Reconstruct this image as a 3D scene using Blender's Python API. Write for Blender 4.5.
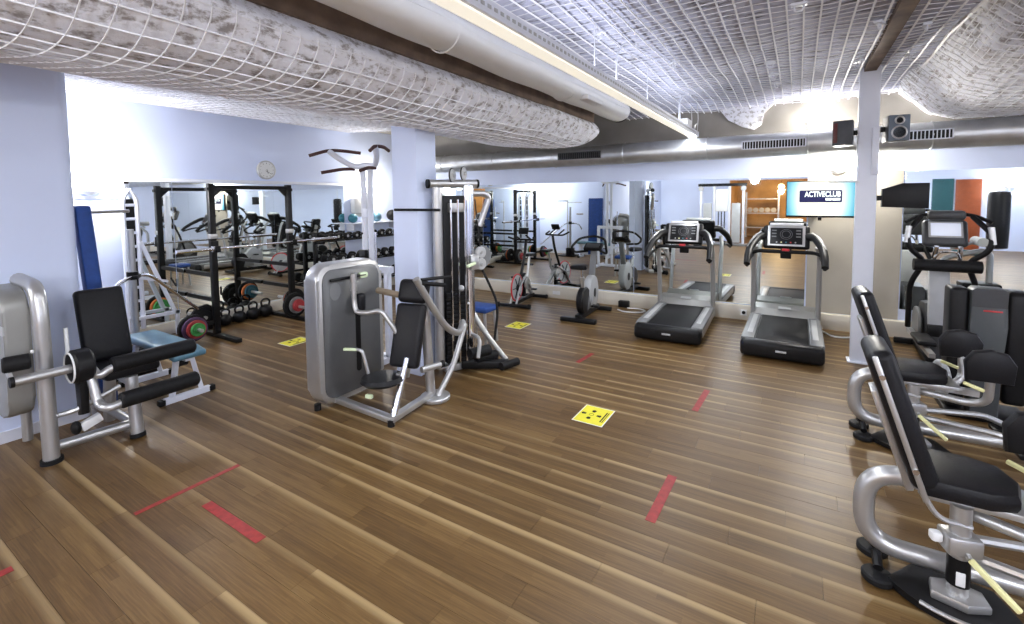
import bpy, bmesh, math, random
from mathutils import Vector, Matrix
random.seed(7)
PI = math.pi
V = Vector
for o in list(bpy.data.objects): bpy.data.objects.remove(o)
scene = bpy.context.scene
col = scene.collection
# ------------------------------------------------------------------ camera
CH = 1.75
FPX, CYP = 467.5, 228.1
yaw, pit, rol = math.radians(-31.5), math.radians(3.68), math.radians(.54)
fw = V((math.sin(yaw)*math.cos(pit), math.cos(yaw)*math.cos(pit), -math.sin(pit)))
rt = V((math.cos(yaw), -math.sin(yaw), 0)); dn = fw.cross(rt)
r2 = rt*math.cos(rol) + dn*math.sin(rol); d2 = -rt*math.sin(rol) + dn*math.cos(rol)
cd = bpy.data.cameras.new('camera'); cam = bpy.data.objects.new('camera', cd); col.objects.link(cam)
cd.sensor_fit = 'HORIZONTAL'; cd.sensor_width = 36; cd.lens = FPX*36/1024
cd.shift_y = -(312-CYP)/1024; cd.clip_start = .05
m = Matrix((r2, -d2, -fw)).transposed().to_4x4(); m.translation = V((0, 0, CH)); cam.matrix_world = m
scene.camera = cam
# ------------------------------------------------------------------ world, exposure
w = bpy.data.worlds.new('world'); scene.world = w; w.use_nodes = True
w.node_tree.nodes['Background'].inputs[0].default_value = (.6, .65, .8, 1)
w.node_tree.nodes['Background'].inputs[1].default_value = .3
vs = scene.view_settings
vs.view_transform = 'Standard'; vs.look = 'None'; vs.gamma = 1; vs.use_curve_mapping = False; vs.exposure = .66
# lamp powers
P_WALL, P_TRUNK, P_WARM, P_FILL = 62, 70, 60, 85
# ------------------------------------------------------------------ materials
MATS = {}
def mat(name, c, rough=.5, metal=0, var=.06, scale=9, bump=0, emit=None, es=1, coat=0):
    if name in MATS: return MATS[name]
    M = bpy.data.materials.new(name); M.use_nodes = True; nt = M.node_tree; b = nt.nodes['Principled BSDF']
    b.inputs['Roughness'].default_value = rough; b.inputs['Metallic'].default_value = metal
    if max(c) < .02: b.inputs['Specular IOR Level'].default_value = .22
    if coat: b.inputs['Coat Weight'].default_value = coat
    tc = nt.nodes.new('ShaderNodeTexCoord'); nz = nt.nodes.new('ShaderNodeTexNoise')
    nz.inputs['Scale'].default_value = scale; nz.inputs['Detail'].default_value = 4
    nt.links.new(tc.outputs['Object'], nz.inputs['Vector'])
    rp = nt.nodes.new('ShaderNodeValToRGB')
    rp.color_ramp.elements[0].position = .3; rp.color_ramp.elements[1].position = .7
    rp.color_ramp.elements[0].color = (*[x*(1-var) for x in c], 1); rp.color_ramp.elements[1].color = (*[min(1, x*(1+var)) for x in c], 1)
    nt.links.new(nz.outputs['Fac'], rp.inputs['Fac']); nt.links.new(rp.outputs['Color'], b.inputs['Base Color'])
    if bump:
        bp = nt.nodes.new('ShaderNodeBump'); bp.inputs['Strength'].default_value = bump; bp.inputs['Distance'].default_value = .01
        nt.links.new(nz.outputs['Fac'], bp.inputs['Height']); nt.links.new(bp.outputs['Normal'], b.inputs['Normal'])
    if emit:
        b.inputs['Emission Color'].default_value = (*emit, 1); b.inputs['Emission Strength'].default_value = es
    MATS[name] = M; return M
wallw = mat('wall_paint', (.68, .76, .98), .75, var=.03, scale=1.2)
beige = mat('beige_plaster', (.40, .37, .31), .8, var=.07, scale=2)
ledge_m = mat('ledge_paint', (.62, .58, .50), .6, var=.05, scale=3)
conc = mat('concrete', (.26, .245, .225), .85, var=.12, scale=2.5, bump=.2)
mirror = mat('mirror_glass', (.86, .90, .89), .015, 1, var=0)
silver = mat('silver_paint', (.50, .50, .50), .34, .75, var=.03)
chrome = mat('chrome', (.85, .86, .90), .08, 1, var=.01)
steel = mat('galvanised_steel', (.62, .64, .66), .38, .85, var=.12, scale=6)
vinyl = mat('black_vinyl', (.009, .009, .011), .42, bump=.08, var=.2, scale=120)
blackp = mat('black_plastic', (.008, .008, .009), .42, var=.15, scale=30)
blackm = mat('black_metal', (.007, .007, .008), .4, .1, var=.15)
rubber = mat('rubber', (.008, .008, .009), .6, var=.2, scale=50)
greyp = mat('grey_plastic', (.17, .175, .18), .45, var=.06)
greyd = mat('dark_grey_panel', (.05, .052, .056), .40, .3, var=.08, scale=5)
greyl = mat('light_grey_plastic', (.42, .43, .44), .4, var=.05)
champ = mat('champagne_grey', (.29, .29, .275), .4, .45, var=.06, scale=4)
whitem = mat('white_metal', (.72, .75, .84), .35, var=.02)
whitep = mat('white_plastic', (.78, .79, .80), .4, var=.02)
bluem = mat('blue_foam', (.012, .055, .24), .7, var=.15, scale=14)
tealv = mat('teal_vinyl', (.02, .16, .22), .45, var=.1)
bluev = mat('steel_blue_vinyl', (.10, .22, .30), .4, var=.08)
yellow = mat('yellow_print', (.72, .66, .03), .55, var=.04, scale=30)
redt = mat('red_tape', (.27, .02, .018), .55, var=.25, scale=25)
redp = mat('red_paint', (.55, .03, .04), .4)
paleg = mat('pale_green_plastic', (.70, .82, .55), .4)
palew = mat('pale_yellow_plastic', (.80, .78, .40), .4)
brownb = mat('brown_timber', (.17, .12, .09), .8, var=.35, scale=6)
tanm = mat('tan_tube', (.30, .24, .17), .45, .2)
gripm = mat('maroon_grip', (.06, .02, .018), .6)
tile_b = mat('warm_panel', (.40, .24, .10), .6, var=.25, scale=2)
orange = mat('orange_door_paint', (.30, .065, .015), .5, var=.1)
inkm = mat('black_ink', (.015, .015, .01), .6)
def emis(name, c, s):
    if name in MATS: return MATS[name]
    M = bpy.data.materials.new(name); M.use_nodes = True; b = M.node_tree.nodes['Principled BSDF']
    b.inputs['Base Color'].default_value = (*c, 1); b.inputs['Emission Color'].default_value = (*c, 1); b.inputs['Emission Strength'].default_value = s
    MATS[name] = M; return M
lampg = emis('lamp_glass', (1, .96, .88), 14)
tubeg = emis('led_strip', (1, .95, .82), .42)
warmg = emis('warm_lamp', (1, .72, .35), 9)

def plank_material():
    """strip laminate; tone is looked up per plank (row, column) so that it follows the built boards"""
    M = bpy.data.materials.new('strip_laminate'); M.use_nodes = True; nt = M.node_tree; N = nt.nodes; L = nt.links; b = N['Principled BSDF']
    def math_(op, a, b_=None, c=None):
        n = N.new('ShaderNodeMath'); n.operation = op
        for i, v in enumerate((a, b_, c)):
            if v is None: continue
            if hasattr(v, 'is_linked') or hasattr(v, 'links'): L.new(v, n.inputs[i])
            else: n.inputs[i].default_value = v
        return n.outputs[0]
    geo = N.new('ShaderNodeNewGeometry'); sp = N.new('ShaderNodeSeparateXYZ'); L.new(geo.outputs['Position'], sp.inputs[0])
    X, Y = sp.outputs[0], sp.outputs[1]
    ry = math_('DIVIDE', math_('ADD', Y, 20), PW); row = math_('FLOOR', ry); fy = math_('FRACT', ry)
    off = math_('MULTIPLY', math_('FRACT', math_('MULTIPLY', row, .381966)), PL)
    cx = math_('DIVIDE', math_('ADD', math_('ADD', X, 20), off), PL); cl = math_('FLOOR', cx)
    cmb = N.new('ShaderNodeCombineXYZ'); L.new(row, cmb.inputs[0]); L.new(cl, cmb.inputs[1])
    wn = N.new('ShaderNodeTexWhiteNoise'); wn.noise_dimensions = '3D'; L.new(cmb.outputs[0], wn.inputs['Vector'])
    s3 = N.new('ShaderNodeSeparateColor'); L.new(wn.outputs['Color'], s3.inputs[0])
    # narrow strips inside each plank
    strip = math_('FLOOR', math_('MULTIPLY', fy, 4))
    c2 = N.new('ShaderNodeCombineXYZ'); L.new(row, c2.inputs[0]); L.new(math_('ADD', math_('MULTIPLY', cl, 1), math_('MULTIPLY', strip, 7)), c2.inputs[1])
    L.new(math_('FLOOR', math_('MULTIPLY', math_('ADD', cx, math_('MULTIPLY', strip, .37)), 1.6)), c2.inputs[2])
    wn2 = N.new('ShaderNodeTexWhiteNoise'); L.new(c2.outputs[0], wn2.inputs['Vector'])
    # grain stretched along the boards
    mp = N.new('ShaderNodeMapping'); mp.inputs['Scale'].default_value = (1.6, 46, 1); L.new(geo.outputs['Position'], mp.inputs['Vector'])
    nz = N.new('ShaderNodeTexNoise'); nz.inputs['Scale'].default_value = 2.2; nz.inputs['Detail'].default_value = 6; nz.inputs['Roughness'].default_value = .65
    L.new(mp.outputs[0], nz.inputs['Vector'])
    tone = math_('ADD', math_('MULTIPLY', s3.outputs[0], .14), math_('ADD', math_('MULTIPLY', wn2.outputs['Value'], .16), math_('MULTIPLY', nz.outputs['Fac'], .80)))
    rp = N.new('ShaderNodeValToRGB'); e = rp.color_ramp.elements
    e[0].position = .2; e[0].color = (.042, .021, .006, 1); e[1].position = .95; e[1].color = (.225, .140, .054, 1)
    k = e.new(.55); k.color = (.118, .066, .022, 1)
    L.new(tone, rp.inputs['Fac'])
    # pale sapwood streak on one edge of about two planks in three
    cr_ = N.new('ShaderNodeCombineXYZ'); L.new(row, cr_.inputs[0]); wr_ = N.new('ShaderNodeTexWhiteNoise'); L.new(cr_.outputs[0], wr_.inputs['Vector'])
    has = math_('MULTIPLY', math_('GREATER_THAN', wr_.outputs['Value'], .18), math_('ADD', .35, math_('MULTIPLY', s3.outputs[1], .75)))
    up = N.new('ShaderNodeMapRange'); up.inputs['From Min'].default_value = .66; up.inputs['From Max'].default_value = .88; L.new(fy, up.inputs['Value'])
    up2 = N.new('ShaderNodeMapRange'); up2.inputs['From Min'].default_value = 1.0; up2.inputs['From Max'].default_value = .95; L.new(fy, up2.inputs['Value'])
    st = math_('MULTIPLY', math_('MULTIPLY', up.outputs[0], up2.outputs[0]), math_('MULTIPLY', has, .85))
    mx = N.new('ShaderNodeMix'); mx.data_type = 'RGBA'; mx.inputs['B'].default_value = (.33, .235, .115, 1)
    L.new(st, mx.inputs['Factor']); L.new(rp.outputs['Color'], mx.inputs['A']); L.new(mx.outputs['Result'], b.inputs['Base Color'])
    b.inputs['Roughness'].default_value = .42; b.inputs['Specular IOR Level'].default_value = .3
    bp = N.new('ShaderNodeBump'); bp.inputs['Strength'].default_value = .08; bp.inputs['Distance'].default_value = .004
    L.new(nz.outputs['Fac'], bp.inputs['Height']); L.new(bp.outputs['Normal'], b.inputs['Normal'])
    return M
PW, PL = .145, 1.05
plankm = plank_material()

def vault_material(name, base, dark, brown, lo, hi, strt):
    M = bpy.data.materials.new(name); M.use_nodes = True; nt = M.node_tree; N = nt.nodes; L = nt.links; b = N['Principled BSDF']
    geo = N.new('ShaderNodeNewGeometry')
    n1 = N.new('ShaderNodeTexNoise'); n1.inputs['Scale'].default_value = 6; n1.inputs['Detail'].default_value = 6; n1.inputs['Roughness'].default_value = .7
    n2 = N.new('ShaderNodeTexNoise'); n2.inputs['Scale'].default_value = 1.4; n2.inputs['Detail'].default_value = 5
    mp = N.new('ShaderNodeMapping'); mp.inputs['Scale'].default_value = strt
    L.new(geo.outputs['Position'], mp.inputs[0]); L.new(mp.outputs[0], n1.inputs['Vector']); L.new(geo.outputs['Position'], n2.inputs['Vector'])
    r1 = N.new('ShaderNodeValToRGB'); r1.color_ramp.elements[0].position = lo; r1.color_ramp.elements[1].position = hi
    r1.color_ramp.elements[0].color = (*dark, 1); r1.color_ramp.elements[1].color = (*base, 1); L.new(n1.outputs['Fac'], r1.inputs['Fac'])
    r2_ = N.new('ShaderNodeValToRGB'); r2_.color_ramp.elements[0].position = .52; r2_.color_ramp.elements[1].position = .78
    r2_.color_ramp.elements[0].color = (0, 0, 0, 1); r2_.color_ramp.elements[1].color = (.75, .75, .75, 1); L.new(n2.outputs['Fac'], r2_.inputs['Fac'])
    mx = N.new('ShaderNodeMix'); mx.data_type = 'RGBA'; mx.inputs['B'].default_value = (*brown, 1)
    L.new(r2_.outputs['Color'], mx.inputs['Factor']); L.new(r1.outputs['Color'], mx.inputs['A']); L.new(mx.outputs['Result'], b.inputs['Base Color'])
    b.inputs['Roughness'].default_value = .85
    bp = N.new('ShaderNodeBump'); bp.inputs['Strength'].default_value = .5; bp.inputs['Distance'].default_value = .03
    L.new(n1.outputs['Fac'], bp.inputs['Height']); L.new(bp.outputs['Normal'], b.inputs['Normal'])
    return M
vaultm = vault_material('sprayed_plaster', (.88, .90, .99), (.34, .32, .33), (.50, .46, .46), .38, .50, (2.4, 1.6, 3.0))
ceilm = vault_material('sprayed_ceiling', (.55, .57, .72), (.16, .16, .18), (.44, .45, .55), .36, .48, (.9, 3.0, 1))

# ------------------------------------------------------------------ mesh helpers
def fillet(pts, r, seg=5, closed=False):
    pts = [V(p) for p in pts]; out = []; n = len(pts)
    for i, p in enumerate(pts):
        if not closed and i in (0, n-1): out.append(p); continue
        a, c = pts[i-1], pts[(i+1) % n]
        da, dc = (a-p), (c-p); la, lc = da.length, dc.length
        rr = min(r, la*.48, lc*.48)
        pa, pc = p+da/la*rr, p+dc/lc*rr
        for k in range(seg+1):
            t = k/seg; out.append((1-t)**2*pa + 2*t*(1-t)*p + t*t*pc)
    return out
def rrect(wd, ht, r, seg=4):
    pts = []
    for cx, cy, a0 in ((wd/2-r, ht/2-r, 0), (-wd/2+r, ht/2-r, 90), (-wd/2+r, -ht/2+r, 180), (wd/2-r, -ht/2+r, 270)):
        for k in range(seg+1):
            a = math.radians(a0+90*k/seg); pts.append((cx+r*math.cos(a), cy+r*math.sin(a)))
    return pts
def frame(zdir, up=(0, 0, 1)):
    z = V(zdir).normalized(); u = V(up)
    if abs(z.dot(u)) > .98: u = V((1, 0, 0))
    x = u.cross(z).normalized(); y = z.cross(x)
    return x, y, z
class MB:
    def __init__(s): s.bm = bmesh.new()
    def _add(s, vs_, fs):
        v = [s.bm.verts.new(p) for p in vs_]
        for f in fs:
            try: s.bm.faces.new([v[i] for i in f])
            except ValueError: pass
        return s
    def box(s, c, sz, R=None, bev=0, seg=2):
        b = bmesh.new(); bmesh.ops.create_cube(b, size=1)
        for v in b.verts: v.co = V((v.co.x*sz[0], v.co.y*sz[1], v.co.z*sz[2]))
        if bev: bmesh.ops.bevel(b, geom=b.edges[:], offset=min(bev, min(sz)*.49), segments=seg, profile=.5, affect='EDGES')
        for v in b.verts: v.co = (R @ v.co if R else v.co) + V(c)
        b.verts.index_update(); s._add([v.co.copy() for v in b.verts], [[v.index for v in f.verts] for f in b.faces]); b.free(); return s
    def b2(s, lo, hi, bev=0, seg=2):
        return s.box([(a+b)/2 for a, b in zip(lo, hi)], [abs(b-a) for a, b in zip(lo, hi)], None, bev, seg)
    def bar(s, p0, p1, wx, wy, up=(0, 0, 1), bev=0):
        p0, p1 = V(p0), V(p1); x, y, z = frame(p1-p0, up); R = Matrix((x, y, z)).transposed()
        return s.box((p0+p1)/2, (wx, wy, (p1-p0).length), R, bev)
    def cyl(s, p0, p1, r, r1=None, n=14):
        p0, p1 = V(p0), V(p1); r1 = r if r1 is None else r1; x, y, z = frame(p1-p0); vs_ = []
        for p, rr in ((p0, r), (p1, r1)):
            for k in range(n): a = 2*PI*k/n; vs_.append(p + x*rr*math.cos(a) + y*rr*math.sin(a))
        fs = [[k, (k+1) % n, n+(k+1) % n, n+k] for k in range(n)] + [list(range(n))[::-1], list(range(n, 2*n))]
        return s._add(vs_, fs)
    def tube(s, pts, r, n=10, fil=0, seg=5, closed=False):
        pts = fillet(pts, fil, seg, closed) if fil else [V(p) for p in pts]
        m_ = len(pts); rad = r if isinstance(r, (list, tuple)) else [r]*m_
        if len(rad) != m_: rad = [rad[0]+(rad[-1]-rad[0])*i/(m_-1) for i in range(m_)]
        rings = []; x = None
        for i, p in enumerate(pts):
            a = pts[i-1] if (i or closed) else p; c = pts[(i+1) % m_] if (i < m_-1 or closed) else p
            t = (c-a).normalized()
            if x is None: x, y, _ = frame(t)
            else:
                x = (x - t*x.dot(t)).normalized(); y = t.cross(x)
            rings.append([p + x*rad[i]*math.cos(2*PI*k/n) + y*rad[i]*math.sin(2*PI*k/n) for k in range(n)])
        vs_ = [v for g in rings for v in g]; fs = []
        for i in range(m_ if closed else m_-1):
            j = (i+1) % m_
            for k in range(n): fs.append([i*n+k, i*n+(k+1) % n, j*n+(k+1) % n, j*n+k])
        if not closed: fs += [list(range(n))[::-1], list(range((m_-1)*n, m_*n))]
        return s._add(vs_, fs)
    def prism(s, poly, o, u, v, d, bev=0):
        """polygon in the (u, v) plane at o, extruded by d along u x v"""
        o, u, v = V(o), V(u).normalized(), V(v).normalized(); nrm = u.cross(v).normalized(); n = len(poly)
        b = bmesh.new(); A = [b.verts.new(o+u*p[0]+v*p[1]) for p in poly]; B = [b.verts.new(o+u*p[0]+v*p[1]+nrm*d) for p in poly]
        b.faces.new(A[::-1]); b.faces.new(B); ring = []
        for i in range(n): b.faces.new([A[i], A[(i+1) % n], B[(i+1) % n], B[i]])
        if bev:
            b.edges.ensure_lookup_table(); es = [e for e in b.edges if (e.verts[0] in A) == (e.verts[1] in A)]
            bmesh.ops.bevel(b, geom=es, offset=bev, segments=2, profile=.5, affect='EDGES')
        bmesh.ops.recalc_face_normals(b, faces=b.faces)
        b.verts.index_update(); s._add([q.co.copy() for q in b.verts], [[q.index for q in f.verts] for f in b.faces]); b.free(); return s
    def lathe(s, prof, o, ax=(0, 0, 1), n=20):
        o = V(o); x, y, z = frame(ax); vs_ = []; m_ = len(prof)
        for r, h in prof:
            for k in range(n): a = 2*PI*k/n; vs_.append(o + x*r*math.cos(a) + y*r*math.sin(a) + z*h)
        fs = [[i*n+k, i*n+(k+1) % n, (i+1)*n+(k+1) % n, (i+1)*n+k] for i in range(m_-1) for k in range(n)]
        fs += [list(range(n))[::-1], list(range((m_-1)*n, m_*n))]
        return s._add(vs_, fs)
    def disc(s, o, ax, r, t, bev=.006, n=24):
        bev = min(bev, t*.45, r*.4)
        return s.lathe([(r-bev, -t/2), (r, -t/2+bev), (r, t/2-bev), (r-bev, t/2)], o, ax, n)
    def ring(s, o, ax, r, rt_, n=24, k=8):
        x, y, z = frame(ax); return s.tube([V(o)+x*r*math.cos(2*PI*i/n)+y*r*math.sin(2*PI*i/n) for i in range(n)], rt_, k, closed=True)
    def sph(s, c, r, sc=(1, 1, 1), n=12):
        pr = [(max(.001, math.sin(PI*i/n)), -math.cos(PI*i/n)) for i in range(n+1)]; vs_ = []
        q = MB(); q.lathe(pr, (0, 0, 0), (0, 0, 1), n+4)
        q.bm.verts.index_update(); vs_ = [V((v.co.x*r*sc[0], v.co.y*r*sc[1], v.co.z*r*sc[2]))+V(c) for v in q.bm.verts]
        s._add(vs_, [[v.index for v in f.verts] for f in q.bm.faces]); q.bm.free(); return s
    def grid(s, f, nu, nv):
        vs_ = [V(f(i/nu, j/nv)) for j in range(nv+1) for i in range(nu+1)]
        return s._add(vs_, [[j*(nu+1)+i, j*(nu+1)+i+1, (j+1)*(nu+1)+i+1, (j+1)*(nu+1)+i] for j in range(nv) for i in range(nu)])
    def build(s, name, m_, parent=None, loc=None, smooth=True, sharp=38):
        me = bpy.data.meshes.new(name); bmesh.ops.recalc_face_normals(s.bm, faces=s.bm.faces) if len(s.bm.faces) < 60000 else None
        s.bm.to_mesh(me); s.bm.free(); me.materials.append(m_)
        if smooth:
            me.polygons.foreach_set('use_smooth', [True]*len(me.polygons)); me.set_sharp_from_angle(angle=math.radians(sharp))
        o = bpy.data.objects.new(name, me); col.objects.link(o)
        if loc is not None: o.location = loc
        if parent is not None: o.parent = parent
        return o
def Rx(a): return Matrix.Rotation(math.radians(a), 3, 'X')
def Ry(a): return Matrix.Rotation(math.radians(a), 3, 'Y')
def Rz(a): return Matrix.Rotation(math.radians(a), 3, 'Z')
def tag(o, label=None, cat=None, group=None, kind=None):
    if label: o['label'] = label
    if cat: o['category'] = cat
    if group: o['group'] = group
    if kind: o['kind'] = kind
    return o
def thing(name, label, cat, loc=(0, 0, 0), rz=0, group=None):
    o = bpy.data.objects.new(name, None); col.objects.link(o); o.location = loc; o.rotation_euler.z = math.radians(rz); o.empty_display_size = .1
    return tag(o, label, cat, group)
def struct(name, mb, m_, label=None, parent=None):
    o = mb.build(name, m_, parent)
    if parent is None: o['kind'] = 'structure'
    if label: o['label'] = label
    return o
def copy_tree(o, parent=None):
    c = o.copy(); col.objects.link(c)
    if parent: c.parent = parent
    for ch in list(o.children): copy_tree(ch, c)
    return c
def arealight(name, loc, size, sy, power, color, rot=(0, 0, 0), parent=None):
    l = bpy.data.lights.new(name, 'AREA'); l.shape = 'RECTANGLE'; l.size = size; l.size_y = sy; l.energy = power; l.color = color
    o = bpy.data.objects.new(name, l); col.objects.link(o); o.location = loc; o.rotation_euler = rot
    if parent: o.parent = parent
    return o
def pointlight(name, loc, power, color, rad=.05, parent=None):
    l = bpy.data.lights.new(name, 'POINT'); l.energy = power; l.color = color; l.shadow_soft_size = rad
    o = bpy.data.objects.new(name, l); col.objects.link(o); o.location = loc
    if parent: o.parent = parent
    return o

# ================================================================== setting
XL, YB, XR, YF, ZC = -7.1, 7.35, 6.5, -5.2, 3.04
fl = struct('floor', MB().b2((XL, YF-3.2, -.10), (XR, YB, -.012)), mat('screed', (.08, .06, .04), .9), 'brown strip laminate floor with pale streaks')
# planks: the nearest visible ones are single objects, the rest one field
def cam_px(p):
    q = V(p)-V((0, 0, CH)); z = q.dot(fw)
    if z < .2: return None
    return (512+FPX*q.dot(r2)/z, CYP+FPX*q.dot(d2)/z, z)
planks = []
r0, r1 = int((YF-3.2+20)/PW), int((YB+20)/PW)+1
for row in range(r0, r1):
    y0 = max(row*PW-20, YF-3.2); y1 = min((row+1)*PW-20, YB)
    if y1-y0 < .01: continue
    off = ((row*.381966) % 1)*PL
    for c in range(0, 40):
        x0 = c*PL-20-off; x1 = x0+PL; x0, x1 = max(x0, XL), min(x1, XR)
        if x1-x0 < .02: continue
        vis = 0
        for fx in (.02, .35, .65, .98):
            p = cam_px((x0+(x1-x0)*fx, (y0+y1)/2, 0))
            if p and -10 < p[0] < 1034 and p[1] < 634: vis = max(vis, 1/p[2]**2)
        planks.append((vis, x0, x1, y0, y1))
planks.sort(key=lambda t: -t[0])
G = .0006; cache = {}; field = MB()
for i, (vis, x0, x1, y0, y1) in enumerate(planks):
    if i < 300 and vis > 0:
        key = (round(x1-x0, 3), round(y1-y0, 3))
        if key not in cache:
            ob = MB().b2((-key[0]/2+G, -key[1]/2+G, -.012), (key[0]/2-G, key[1]/2-G, 0)).build('plank', plankm, fl, smooth=False); cache[key] = ob.data
        else:
            ob = bpy.data.objects.new('plank', cache[key]); col.objects.link(ob); ob.parent = fl
        ob.location = ((x0+x1)/2, (y0+y1)/2, 0)
    else: field._add([(x0+G, y0+G, 0), (x1-G, y0+G, 0), (x1-G, y1-G, 0), (x0+G, y1-G, 0)], [[0, 1, 2, 3]])
tag(field.build('plank_field', plankm, fl, smooth=False), kind='stuff')

# walls
wl = struct('wall_left', MB().b2((XL-.2, 1.25, 0), (XL, YB, 3.6)), wallw, 'white left wall carrying the mirror and the clock')
struct('wall_block', MB().prism([(p.x, p.y) for p in [V((XL-.2, YF, 0)), V((-4.9, YF, 0))]+fillet([(-4.9, 0, 0), (-4.9, 1.37, 0), (-6, 1.37, 0)], .09, 6)[1:-1]+[V((XL-.2, 1.37, 0))]],
       (0, 0, 0), (1, 0, 0), (0, 1, 0), 3.6), wallw, 'white wall corner with rounded edge beside the leg extension machine')
struct('baseboard_left', MB().prism([(p.x, p.y) for p in [V((-5.0, YF, 0)), V((-4.885, YF, 0))]+fillet([(-4.885, 0, 0), (-4.885, 1.385, 0), (-6, 1.385, 0)], .10, 6)[1:-1]+[V((XL, 1.385, 0)), V((XL, 1.3, 0)), V((-5.0, 1.3, 0))]],
       (0, 0, .001), (1, 0, 0), (0, 1, 0), .085), whitem, 'white skirting around the rounded wall corner')
struct('wall_back', MB().b2((XL-.2, YB, 0), (XR, YB+.2, 2.30)), wallw, 'white wall behind the treadmills')
struct('wall_back_upper', MB().b2((XL-.2, YB, 2.30), (XR, YB+.2, 3.6)), conc, 'bare grey concrete above the ventilation pipe')
struct('wall_back_panel', MB().b2((.115, YB-.012, .205), (1.08, YB-.001, 2.04)), beige, 'taupe wall strip between the two mirrors')
struct('wall_right', MB().b2((XR, YF-3.2, 0), (XR+.2, YB, 3.6)), wallw)
# wall behind the camera with a doorway into a warm-lit room
wf = MB(); wf.b2((-4.9, YF-.15, 0), (-2.3, YF, 3.6)); wf.b2((.5, YF-.15, 0), (XR, YF, 3.6)); wf.b2((-2.3, YF-.15, 2.35), (.5, YF, 3.6))
struct('wall_front', wf, wallw)
wr = MB(); wr.b2((-2.4, YF-3.2, 0), (.6, YF-3.1, 2.5)); wr.b2((-2.42, YF-3.2, 0), (-2.32, YF-.15, 2.5)); wr.b2((.52, YF-3.2, 0), (.62, YF-.15, 2.5)); wr.b2((-2.42, YF-3.2, 2.42), (.62, YF-.15, 2.5))
struct('wall_side_room', wr, tile_b)
# ledges under the mirrors
struct('trim_1', MB().b2((XL, YB-.10, 0), (XR, YB, .20), .006), ledge_m, 'beige plinth below the back mirrors')
struct('trim_2', MB().b2((XL, 1.39, 0), (XL+.08, YB-.1, .15), .006), ledge_m, 'pale plinth below the left mirror')
struct('trim_3', MB().b2((XL, 1.37, 1.79), (XL+.02, 2.42, 1.82), .004), whitem, 'white shelf edge on the left wall below the lamp glow')
struct('trim_4', MB().b2((XL, 2.42, 2.005), (XL+.03, 5.72, 2.05), .004), whitem, 'white top edge of the left mirror')

# ---- ceilings
def prof_l(x):
    P = [(-7.1, 2.99), (-6.2, 2.95), (-5.2, 2.85), (-4.4, 2.70), (-3.7, 2.54), (-3.1, 2.44), (-2.75, 2.415), (-2.5, 2.45), (-2.34, 2.55), (-2.28, 2.65), (-2.33, 2.74)]
    t = x*(len(P)-1); i = min(int(t), len(P)-2); f = t-i
    p0, p1, p2, p3 = P[max(i-1, 0)], P[i], P[i+1], P[min(i+2, len(P)-1)]
    h = lambda a, b, c, d: .5*(2*b+(c-a)*f+(2*a-5*b+4*c-d)*f*f+(3*b-a-3*c+d)*f**3)
    return h(p0[0], p1[0], p2[0], p3[0]), h(p0[1], p1[1], p2[1], p3[1])
def wob(x, y): return .012*math.sin(2.1*x+1.3*y)+.006*math.sin(4.7*x-2.9*y+1)+.004*math.sin(7.3*y+3*x)
YV0, YV1 = YF, 5.85
def vault(u, v, dz=0):
    x, z = prof_l(u); y = YV0+(YV1-YV0)*v
    if v > .93: z += -.01*(v-.93)/.07
    k = 1 if .03 < u < .97 else 0
    return (x, y+.12*math.sin(u*9)*(v**30), z+wob(x, y)*k+dz)
ov = struct('ceiling_vault', MB().grid(vault, 44, 120), vaultm, 'rough whitewashed vault with wire mesh over the left half')
ov.data.materials[0] = vaultm
sl = ov.modifiers.new('thickness', 'SOLIDIFY'); sl.thickness = .05; sl.offset = 1
wm_mat = mat('white_wire', (.88, .89, .94), .5, var=.02)
wires = MB()
SP = .11
us = [0]; 
NU = 220; pts = [vault(i/NU, .5) for i in range(NU+1)]; acc = 0; us = [0]
for i in range(NU):
    acc += (V(pts[i+1])-V(pts[i])).length
    if acc > SP: us.append((i+1)/NU); acc = 0
for u in us[1:]:
    wires.tube([vault(u, .42+.57*k/34, -.022) for k in range(35)], .004, 3)
nv = int((YV1-(-.5))/SP)
for j in range(nv):
    v = (-.5+j*SP-YV0)/(YV1-YV0)
    wires.tube([vault(.02+.95*k/36, v, -.022) for k in range(37)], .004, 3)
tag(wires.build('wire_mesh', wm_mat, ov, smooth=False), kind='stuff')
# back strip of ceiling between the vault and the back wall
struct('ceiling_rear', MB().b2((XL, YV1-.1, 3.06), (-2.3, YB, 3.12)), conc)
# flat middle ceiling
def flat(u, v):
    x = -2.36+(1.0+2.36)*u; y = YF+(YB-YF)*v
    e = max(0, (y-6.4)/.95)
    return (x, y, ZC+.012*math.sin(5*x+3*y)+.010*math.sin(9*x-4*y)-.05*e*e)
oc = struct('ceiling_middle', MB().grid(flat, 40, 120), ceilm, 'lilac white sprayed ceiling with white wire grid')
wires = MB()
for i in range(34):
    x = -2.3+i*.10; wires.tube([(x, -.5+7.84*k/14, flat((x+2.36)/3.36, (-.5+7.84*k/14-YF)/(YB-YF))[2]-.03) for k in range(15)], .008, 3)
for j in range(78):
    y = -.4+j*.10; wires.tube([(-2.34+3.3*k/8, y, flat(k/8, (y-YF)/(YB-YF))[2]-.022) for k in range(9)], .0035, 3)
tag(wires.build('wire_mesh', wm_mat, oc, smooth=False), kind='stuff')
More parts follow.
